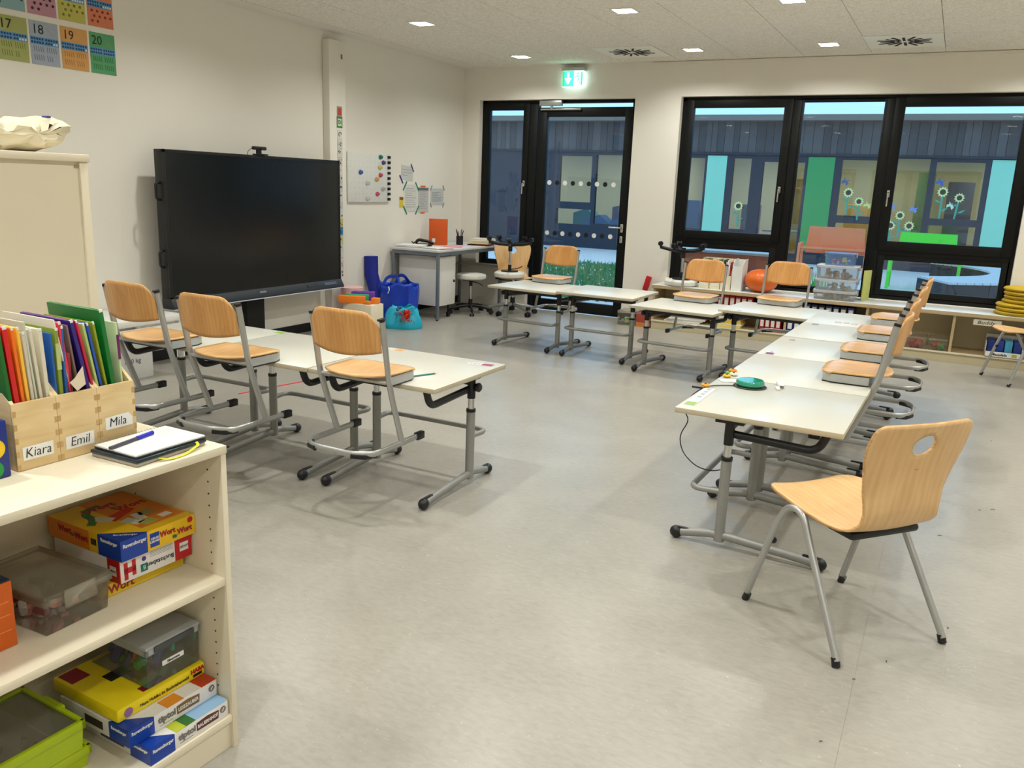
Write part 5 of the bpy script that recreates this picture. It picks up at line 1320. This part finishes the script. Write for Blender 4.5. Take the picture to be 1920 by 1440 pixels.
# --- wooden magazine files
def pine_file(k, name_):
    w_ = .0985; x0 = -.395+k*.0992
    t = thing('wooden_file', 'pale wooden desk file with finger joints and the name %s on it' % name_, 'file box', sl(x0+w_/2, .205, .851), SA, 'three wooden desk files in a row')
    H, HB, D = .152, .285, .215
    for s in (-1, 1):
        M = TR(s*(w_/2-.004), 0, 0) @ Matrix(((0, 0, 1, 0), (1, 0, 0, 0), (0, 1, 0, 0), (0, 0, 0, 1)))
        MB().prism([(0, 0), (D, 0), (D, HB), (D-.05, HB), (.0, H)], -.004, .004, M=M).build('side', M_pine, t)
    MB().box(-w_/2, w_/2, -.0045, .003, 0, H, bev=.0008).build('front', M_pine, t)
    MB().box(-w_/2+.008, w_/2-.008, D-.008, D, 0, HB).build('back', M_pine, t); MB().box(-w_/2+.008, w_/2-.008, 0, D-.008, 0, .006).build('bottom', M_pine, t)
    b = MB()
    for q in range(10):
        for s in (-1, 1):
            if q % 2 == 0: b.box(s*(w_/2-.0035)-.0035, s*(w_/2-.0035)+.0035, -.0051, -.0044, q*.0152+.001, q*.0152+.0142)
    b.build('finger_joints', M_pined, t)['kind'] = 'stuff'
    if name_ == 'Mila': poly = [(-.034, -.014), (.038, -.014), (.038, .006), (.028, .018), (-.034, .016)]
    else: poly = [(-.036, -.015), (.033, -.015), (.034, .016), (-.036, .015)]
    MB().prism(poly, 0, .0006, M=TR(0, -.0052, .037 if k < 2 else .058) @ RX(PI/2)).build('name_label', M_paper, t)
    text(name_, .031, (-.002, -.0063, .037 if k < 2 else .059), (PI/2, 0, 0), M_ink, t, name='handwriting', shear=.15, sx=.92, bold=-.0004)
    return x0
for k, n_ in enumerate(('Kiara', 'Emil', 'Mila')): pine_file(k, n_)
FC = [ # offset along x, thickness, height, depth, colour, lean deg, label
 (.012, .010, .305, .200, (0, 100, 20), 4, 'green folder, leftmost in the wooden files'), (.026, .012, .312, .205, (205, 20, 20), 4, 'red folder next to the leftmost green one'), (.0385, .008, .308, .20, (235, 110, 20), 3.5, 'orange folder between red and yellow in the wooden files'),
 (.048, .008, .307, .20, (245, 190, 60), 3, 'yellow folder in the Kiara file'), (.0585, .008, .295, .21, (205, 196, 176), 3, 'clear-grey sleeve behind the yellow folder'), (.069, .006, .318, .21, (196, 200, 180), 4, 'tall pale green paper sleeve standing up from the Kiara file'), (.080, .008, .300, .21, (214, 206, 182), 4, 'cream sleeve at the right of the Kiara file'),
 (.0905, .010, .298, .21, (220, 212, 190), 2, 'thick cream sleeve beside the partition of the Kiara file'),
 (.108, .006, .285, .20, (30, 90, 170), 1, 'blue booklet, leftmost in the Emil file'), (.117, .010, .294, .20, (130, 150, 50), 0, 'olive patterned booklet in the Emil file'), (.130, .008, .297, .20, (40, 90, 160), 0, 'mid-blue booklet in the Emil file'), (.1405, .009, .235, .20, (135, 30, 35), 0, 'short dark red booklet in the Emil file'),
 (.152, .009, .308, .205, (220, 45, 75), 5, 'pink-red folder in the Emil file'), (.163, .005, .318, .21, (232, 222, 205), 9, 'white torn sheet sticking up behind the pink-red folder'), (.174, .006, .300, .20, (120, 100, 90), 6, 'brown thin booklet at the end of the Emil file'),
 (.208, .010, .312, .205, (45, 25, 120), 10, 'navy-purple folder, leftmost in the Mila file'), (.2195, .007, .310, .205, (195, 25, 70), 10, 'crimson folder in the Mila file'), (.229, .007, .300, .20, (175, 195, 110), 9, 'light green booklet in the Mila file'), (.2385, .007, .300, .20, (30, 75, 175), 9, 'bright blue folder in the Mila file'), (.2485, .007, .300, .20, (140, 150, 30), 8, 'olive folder in the Mila file'),
 (.262, .012, .325, .215, (0, 110, 40), 6, 'tall dark green folder, rightmost in the Mila file'), (.2755, .006, .290, .20, (200, 215, 170), 2, 'white and green striped booklet at the right end of the wooden files'),
]
for dx, th, h, d, c, lean, lab in FC:
    t = thing('folder', lab, 'folder', sl(-.395+dx+.004, .21+.002, .858), SA, 'folders in the wooden desk files'); t.rotation_euler = (0, -math.radians(lean), SA)
    MB().box(-th/2+.0006, th/2-.0006, 0, d-.012, 0, h, bev=.0012).build('cover', mat('folder'+str(c), c, .35, spec=.6), t)
    if 'olive patterned' in lab: MB().box(-th/2, th/2, -.001, .001, .20, .26).build('pattern', mat('pale_olive', (190, 200, 130), .5), t)
    if 'striped' in lab: MB().box(-th/2, th/2, -.001, .001, .20, .26).build('purple_band', mat('purple_band', (110, 25, 90), .5), t)
    if th > .0065 and c != (135, 30, 35): MB().box(-th/2+.0015, th/2-.0015, -.0004, .004, h-.005, h+.0015).build('paper_edge', M_paper, t)
MB_t = thing('torn_paper', 'folded white paper triangle sticking out in front of the pink-red folder', 'paper', sl(-.395+.150, .200, 1.005), SA)
MB().prism([(0, 0), (.022, .012), (.018, .055), (-.004, .03), (-.016, .022)], 0, .001, M=RX(PI/2)).build('sheet', mat('cream_paper', (230, 214, 190), .7), MB_t)

# --- blue box at the left edge of the shelf top
t = thing('blue_game_box', 'dark blue box with a yellow circle, cut by the left edge on the shelf top', 'box', sl(-.49, .19, .851), SA)
MB().box(-.075, .075, 0, .18, 0, .125, bev=.003).build('box', mat('deep_blue_card', (12, 40, 130), .4), t)
for (x, z, r, c) in ((.045, .066, .022, (240, 200, 20)), (.04, .012, .02, (20, 150, 60))):
    o = MB().lathe([(0, 0), (r, 0), (r, .0006), (0, .0006)], seg=24).build('printed_disc', mat('disc'+str(c), c, .5), t); o.matrix_local = TR(x, -.0002, max(z, r+.001)) @ RX(PI/2)

# --- note block, notebook, pen, ribbon
nb = thing('notebook', 'dark notebook with grey edges under the white pad on the shelf', 'notebook', sl(-.135, .105, .851), SA+.05)
MB().box(-.10, .10, -.075, .075, 0, .008, bev=.002).build('lower_block', mat('grey_block', (176, 170, 160), .7), nb)
MB().box(-.102, .102, -.078, .077, .0085, .0165, bev=.002).build('cover', mat('navy_cover', (20, 38, 52), .35), nb)
b = MB(); b.tube([(.07, -.078, .017), (.07, -.084, .010), (.02, -.094, .001), (-.02, -.094, .001), (-.045, -.082, .008)], .0005, fil=.01, seg=6, r2=.0045, frame=(0, 0, 1)); b.build('ribbon', mat('yellow_ribbon', (225, 220, 40), .5), nb)
pad = thing('writing_pad', 'white spiral writing pad with blue pen lying on the dark notebook', 'pad', sl(-.130, .108, .868), SA+.02)
MB().box(-.098, .100, -.074, .072, 0, .004, bev=.001).build('backing', mat('pad_back', (60, 62, 66), .5), pad)
MB().box(-.097, .099, -.073, .070, .0042, .0075).build('pages', M_paper, pad)
for k in range(22): MB().tube([(-.093+k*.0088, .070+.0035*math.cos(a), .006+.0045*math.sin(a)) for a in [2*PI*q/8 for q in range(8)]], .0006, closed=True, seg=4).build('spiral_ring', M_silver, pad)
p = thing('ballpoint_pen', 'blue ballpoint pen lying on the white writing pad', 'pen', sl(-.160, .128, .8805), SA+.02+.18)
MB().cyl((-.075, 0, 0), (.01, 0, 0), .0042, 12).build('barrel', mat('dark_pen_core', (70, 65, 90), .2), p)
MB().cyl((.01, 0, 0), (.062, 0, 0), .0052, 12).build('cap', mat('royal_blue', (20, 30, 190), .3), p)
MB().box(.02, .062, .004, .0075, -.001, .002, bev=.0005).build('clip', mat('royal_blue', (20, 30, 190), .3), p)

# --- board games
M_y = mat('game_yellow', (236, 190, 25), .4, var=.04); M_yo = mat('game_orange', (226, 130, 30), .4, var=.15, scale=14); M_rb = mat('game_blue', (10, 60, 160), .35); M_red = mat('game_red', (190, 20, 30), .4); M_wh = mat('game_white', (232, 228, 224), .4)
M_dr = mat('title_red', (165, 25, 45), .45); M_gn = mat('game_green', (50, 110, 45), .45); M_bl2 = mat('title_dark', (60, 45, 40), .5)
def gbox(nm, lab, x0, x1, y0, d, z0, z1, m, rot=0.0, bev=.0025):
    t = thing(nm, lab, 'board game', sl(x0, y0, z0), SA+rot)
    MB().box(0, x1-x0, 0, d, 0, z1-z0-.0006, bev=bev).build('carton', m, t)
    return t
FR = lambda: (PI/2, 0, 0)             # lettering on the front face
LS = lambda: (PI/2, 0, -PI/2)         # lettering on the left side face
def patch(t, m, face, a0, a1, b0, b1, H=0, nm='print', lift=.0006):
    """flat print on a face: front (x,z), left (y,z) or top (x,y)"""
    if face == 'front': MB().box(a0, a1, -lift, .0005, b0, b1).build(nm, m, t)
    elif face == 'left': MB().box(-lift, .0005, a0, a1, b0, b1).build(nm, m, t)
    else: MB().box(a0, a1, b0, b1, H-.0006, H+lift).build(nm, m, t)
# lowest: yellow box
g0 = gbox('board_game', 'flat yellow game box, lowest on the middle shelf', -.262, -.024, .150, .255, .498, .532, mat('flat_yellow', (232, 196, 30), .4))
text('Wort', .03, (.055, -.0008, .017), FR(), M_dr, g0, bold=.0006)
# white / red box upside down lettering
g1 = gbox('board_game', 'white and red letter game, second from the bottom on the middle shelf', -.228, -.022, .122, .26, .533, .595, M_wh, -.01)
patch(g1, M_red, 'front', .0, .002, 0.001, .06); patch(g1, M_red, 'front', .156, .2065, .001, .060); patch(g1, M_red, 'left', 0, .045, .001, .060)
patch(g1, M_wh, 'front', .170, .196, .022, .045, lift=.0011); text('LOGIK', .009, (.183, -.0016, .034), (PI/2, PI, 0), M_ink, g1)
b = MB(); b.box(.012, .022, -.0009, .0004, .006, .05); b.box(.034, .044, -.0009, .0004, .012, .052); b.box(.012, .044, -.0009, .0004, .022, .036); b.build('red_letter', M_red, g1)
patch(g1, mat('petrol', (20, 110, 100), .5), 'front', .057, .076, .010, .030, lift=.0008); text('fi', .016, (.066, -.0014, .021), (PI/2, PI, 0), M_wh, g1)
MB().lathe([(0, 0), (.006, 0), (.006, .0006), (0, .0006)], seg=12).build('print', mat('violet', (80, 40, 140), .5), g1).matrix_local = TR(.067, -.0003, .043) @ RX(PI/2)
text('Buchstaben', .017, (.113, -.0011, .022), (PI/2, PI, 0), M_ink, g1)
b = MB()
for k in range(4): b.box(.085, .15, -.0006, .0004, .040+k*.004, .041+k*.004)
b.build('small_print', mat('fine_grey', (150, 150, 150), .6), g1)
patch(g1, M_wh, 'left', .012, .036, .018, .042, lift=.0011); text('LOGIK', .008, (-.0018, .024, .030), (PI/2, PI, -PI/2), M_ink, g1)
# top: Wort fuer Wort
g2 = gbox('board_game', 'yellow word game with blue corner, topmost on the middle shelf', -.232, -.018, .105, .285, .5965, .650, M_y, .0)
W2, H2 = .214, .0528
patch(g2, M_yo, 'top', .08, .2085, .03, .284, H2, lift=.0004); patch(g2, M_yo, 'left', .12, .284, .001, .052, lift=.0004)
MB().prism([(0, 0), (.075, 0), (0, .085)], 0, .0009, M=TR(-.0002, -.0002, H2-.0004)).build('blue_corner', M_rb, g2)
patch(g2, M_rb, 'front', -.0005, .072, .0008, .0526, lift=.0009); patch(g2, M_rb, 'left', -.0005, .085, .0008, .0526, lift=.0009)
text('Ravensburger', .0135, (.037, -.0014, .038), FR(), M_wh, g2, bold=.0003, sx=.86); text('Ravensburger', .0125, (-.0014, .042, .042), LS(), M_wh, g2, bold=.0003, sx=.9); text('Ravensburger', .011, (.033, .027, H2+.0009), (0, 0, -.82), M_wh, g2, sx=.9)
text('Wort', .0205, (.130, -.0012, .032), FR(), M_dr, g2, bold=.0007, sx=.92); text('für', .012, (.151, -.0012, .014), FR(), mat('petrol', (20, 110, 100), .5), g2, bold=.0005); text('Wort', .0205, (.180, -.0012, .022), FR(), M_dr, g2, bold=.0007, sx=.92)
MB().box(.080, .106, -.0008, .0004, .008, .044, bev=.0003).build('badge', M_rb, g2); text('NEUES\nLERNEN', .0078, (.093, -.0014, .026), FR(), M_wh, g2, bold=.0002)
MB().lathe([(0, 0), (.008, 0), (.008, .0006), (0, .0006)], seg=14).build('age_mark', M_red, g2).matrix_local = TR(.198, -.0004, .043) @ RX(PI/2)
text('Wort', .022, (-.001, .215, .034), LS(), M_dr, g2, bold=.0009); text('für', .012, (-.001, .183, .028), LS(), mat('petrol', (20, 110, 100), .5), g2); text('Wort', .022, (-.001, .150, .028), LS(), M_dr, g2, bold=.0009)
patch(g2, M_bl2, 'left', .092, .112, .020, .036, lift=.0008)
text('Wort', .036, (.10, .225, H2+.0007), (0, 0, 0), M_dr, g2, bold=.0012); text('für', .018, (.125, .199, H2+.0007), (0, 0, 0), M_gn, g2); text('Wort', .036, (.158, .180, H2+.0007), (0, 0, 0), M_dr, g2, bold=.0012)
for (x, y, w_, h_, a, c) in ((.095, .085, .03, .05, .3, (205, 215, 195)), (.125, .10, .026, .045, -.2, (225, 222, 210)), (.118, .055, .04, .03, .1, (170, 180, 90)), (.15, .11, .035, .03, -.3, (150, 160, 110)), (.06, .15, .03, .05, .5, (210, 205, 190)), (.17, .06, .03, .022, .1, (230, 225, 215))):
    o = MB().box(-w_/2, w_/2, -h_/2, h_/2, 0, .0008).build('printed_card', mat('gcard'+str(c), c, .5), g2); o.location = (x, y, H2); o.rotation_euler = (0, 0, a)
b = MB(); b.tube([(.02, .14, H2), (.05, .17, H2), (.05, .21, H2), (.08, .24, H2), (.11, .24, H2)], .001, fil=.03, seg=8, r2=.011, frame=(0, 0, 1)); b.build('crocodile_print', M_gn, g2)
b = MB(); b.prism([(.07, .115), (.15, .15), (.145, .175), (.06, .15)], H2, H2+.0007); b.build('red_scarf_print', mat('scarf', (200, 50, 20), .5), g2)

# lidded clear box and orange box on the middle shelf
M_pinkc = [((205, 120, 110), 8), ((120, 40, 45), 5), ((210, 205, 195), 6)]
cb = clear_box('clear lidded box with pink and white cards on the middle shelf', *sl(-.355, .225, .498), .17, .26, .085, SA+.06, M_clear, lidm=M_clearw, fill=M_pinkc, clips=False, taper=.9)
MB().box(-.04, .04, -.139, -.132, .055, .098, bev=.003).build('clip', M_clearw, cb)
ob = thing('orange_box', 'orange cardboard box cut by the left edge on the middle shelf', 'box', sl(-.60, .125, .498), SA)
MB().box(-.10, .125, 0, .22, 0, .150, bev=.002).build('carton', mat('deep_orange_card', (214, 96, 12), .45), ob); MB().box(-.098, .123, .002, .218, .1502, .1535).build('dark_lid', mat('dark_blue_lid', (20, 30, 60), .45), ob)
b = MB()
for z in (.04, .075, .105): b.box(.06, .115, -.0005, .0004, z, z+.0015)
b.build('fine_lines', mat('pale_orange', (240, 160, 80), .5), ob)

# lower compartment: stack
g3 = gbox('board_game', 'white farm game with blue corner, lowest box of the bottom shelf', -.262, -.0235, .008, .27, .1005, .148, M_wh)
def tip(g, W, H, title, tcol, xt):
    patch(g, M_rb, 'front', -.0005, .070, .0008, H-.001, lift=.0009); patch(g, M_rb, 'left', -.0005, .075, .0008, H-.001, lift=.0009)
    MB().prism([(0, 0), (.070, 0), (0, .075)], 0, .0009, M=TR(-.0002, -.0002, H-.0008)).build('blue_corner', M_rb, g)
    text('Ravensburger', .0125, (.036, -.0014, H*.72), FR(), M_wh, g, bold=.0003, sx=.86); text('Ravensburger', .0115, (-.0014, .037, H*.74), LS(), M_wh, g, bold=.0003, sx=.9)
    text('tiptoi', .024, (.107, -.0012, H*.56), FR(), mat('game_grey', (120, 115, 110), .5), g, bold=.0009)
    MB().box(.085, .125, -.0006, .0004, H*.2, H*.2+.001).build('rule', mat('game_grey', (120, 115, 110), .5), g)
    MB().prism([(-.034, -.011), (.034, -.013), (.036, .010), (.0, .015), (-.035, .012)], 0, .0008, M=TR(.171, -.0002, H*.52) @ RX(PI/2)).build('title_shield', mat('shield'+title, tcol, .5), g)
    text(title, .0135, (.171, -.0016, H*.52), FR(), M_wh, g, bold=.0003, sx=.82)
    MB().lathe([(0, 0), (.0095, 0), (.0095, .0006), (0, .0006)], seg=16).build('logo_disc', mat('game_grey', (120, 115, 110), .5), g).matrix_local = TR(W-.018, -.0004, H*.60) @ RX(PI/2)
    b = MB(); b.cyl((W-.021, -.0013, H*.60-.004), (W-.015, -.0013, H*.60+.004), .0012, 6); b.build('pen_logo', M_wh, g)
tip(g3, .2385, .047, 'BAUERNHOF', (90, 45, 35), 0)
patch(g3, mat('sky_print', (150, 190, 225), .5), 'top', .13, .238, .0, .10, .0469, lift=.0004); patch(g3, M_gn, 'top', .10, .135, .0, .05, .0469, lift=.0006); patch(g3, mat('lime_print', (190, 200, 50), .5), 'top', .075, .105, .0, .04, .0469, lift=.0007)
patch(g3, mat('shieldBAUERNHOF', (90, 45, 35), .5), 'left', .10, .19, .012, .036); text('BAUERNHOF', .013, (-.0012, .145, .024), LS(), M_wh, g3, sx=.9)
g4 = gbox('board_game', 'white reading game with blue corner, second from the bottom on the lowest shelf', -.287, -.0235, .048, .27, .1488, .196, M_wh, 0)
tip(g4, .2635, .047, 'LESEZAUBER', (130, 95, 45), 0)
patch(g4, mat('lese_orange', (235, 150, 50), .5), 'top', .11, .16, .0, .04, .0469, lift=.0005); patch(g4, mat('lese_red', (200, 70, 30), .5), 'top', .215, .262, .0, .09, .0469, lift=.0005)
patch(g4, M_bl2, 'left', .10, .17, .012, .034)
g5 = gbox('board_game', 'bright yellow letter game with maroon label, third from the bottom on the lowest shelf', -.285, -.0235, .090, .26, .1966, .234, mat('hexe_yellow', (240, 215, 25), .4), .0, bev=.007)
text('Hexe Hobibo im Buchstabenwald', .0125, (.135, -.0012, .017), FR(), M_bl2, g5, bold=.0001, sx=.86)
text('HABA', .016, (.236, -.0012, .025), FR(), M_red, g5, bold=.0007); patch(g5, M_ink, 'front', .222, .250, .008, .016, lift=.0011)
MB().lathe([(0, 0), (.012, 0), (.012, .0006), (0, .0006)], seg=18).build('round_print', mat('mauve', (150, 110, 160), .5), g5).matrix_local = TR(.03, -.0005, .018) @ RX(PI/2)
patch(g5, mat('maroon', (140, 20, 40), .5), 'top', .085, .155, .016, .040, .0369, lift=.0006); patch(g5, mat('game_night', (35, 28, 25), .5), 'top', .07, .15, .12, .16, .0369, lift=.0006); patch(g5, mat('maroon', (140, 20, 40), .5), 'top', .01, .06, .19, .25, .0369, lift=.0006); patch(g5, mat('olive_pic', (120, 105, 30), .5), 'top', .11, .17, .07, .12, .0369, lift=.0007)
bb = clear_box('clear lidded box with green, orange and blue shapes on the yellow letter game', *sl(-.111, .215, .2348), .165, .24, .105, SA, M_clear, lidm=mat('grey_lid', (168, 170, 168), .4), fill=[((40, 150, 60), 8), ((215, 90, 40), 6), ((60, 175, 140), 7), ((60, 70, 130), 8)], clips=False, taper=.94)
MB().box(-.035, .03, -.1165, -.115, .045, .058).build('name_label', M_paper, bb); text('Silbensteine', .010, (-.002, -.1172, .0515), FR(), M_ink, bb, sx=.8)
MB().box(-.06, .06, -.126, -.12, .095, .113, bev=.003).build('clip', mat('dark_grey_clip', (70, 74, 76), .4), bb)
# lime boxes
M_lime = mat('lime_plastic', (168, 190, 10), .35, var=.03)
def lime(lab, x0, x1, y0, d, z0, z1):
    t = thing('lime_box', lab, 'box', sl((x0+x1)/2, y0, z0), SA, 'lime green plastic boxes on the lowest shelf'); W = (x1-x0)/2; H = z1-z0
    b = MB(); a = .94
    lo = [(-W*a, .010, 0), (W*a, .010, 0), (W*a, d-.01, 0), (-W*a, d-.01, 0)]; hi = [(-W*.97, .006, H-.012), (W*.97, .006, H-.012), (W*.97, d-.006, H-.012), (-W*.97, d-.006, H-.012)]
    for i in range(4): j = (i+1) % 4; b.quad(lo[i], lo[j], hi[j], hi[i])
    b.quad(*lo); bmesh.ops.remove_doubles(b.bm, verts=b.bm.verts, dist=1e-6)
    b.build('tub', M_lime, t)
    b = MB()
    for (xa, xb, ya, yb) in ((-W, W, 0, .012), (-W, W, d-.012, d), (-W, -W+.012, 0, d), (W-.012, W, 0, d)): b.box(xa, xb, ya, yb, H-.024, H, bev=.003)
    b.box(W-.004, W+.006, d*.35, d*.65, H-.022, H+.002, bev=.003)
    b.build('rim', M_lime, t)
    MB().box(-W+.012, W-.012, .012, d-.012, H-.010, H-.006).build('clear_lid', M_clear, t)
    b = MB()
    for k in range(4): b.box(-W*.9+k*W*.45, -W*.9+k*W*.45+.003, .014, d-.014, .004, H-.012)
    b.box(-W*.93, W*.93, d*.5, d*.5+.003, .004, H-.012); b.build('dividers', M_white, t)
    rr = random.Random(5); b = MB()
    for k in range(26):
        s = .010; M = TR(rr.uniform(-W*.85, W*.5), rr.uniform(.03, d*.55), .012+rr.random()*.03) @ Euler((rr.random(), rr.random(), rr.random()*3)).to_matrix().to_4x4(); b.box(-s, s, -s*.7, s*.7, -s*.3, s*.3, M=M)
    b.build('pieces', mat('dull_green', (60, 120, 50), .5), t)['kind'] = 'stuff'
lime('lower lime green box at the left of the lowest shelf', -.60, -.330, .130, .24, .1005, .158)
lime('upper lime green box with green pieces on the lowest shelf', -.62, -.345, .120, .25, .1595, .238)
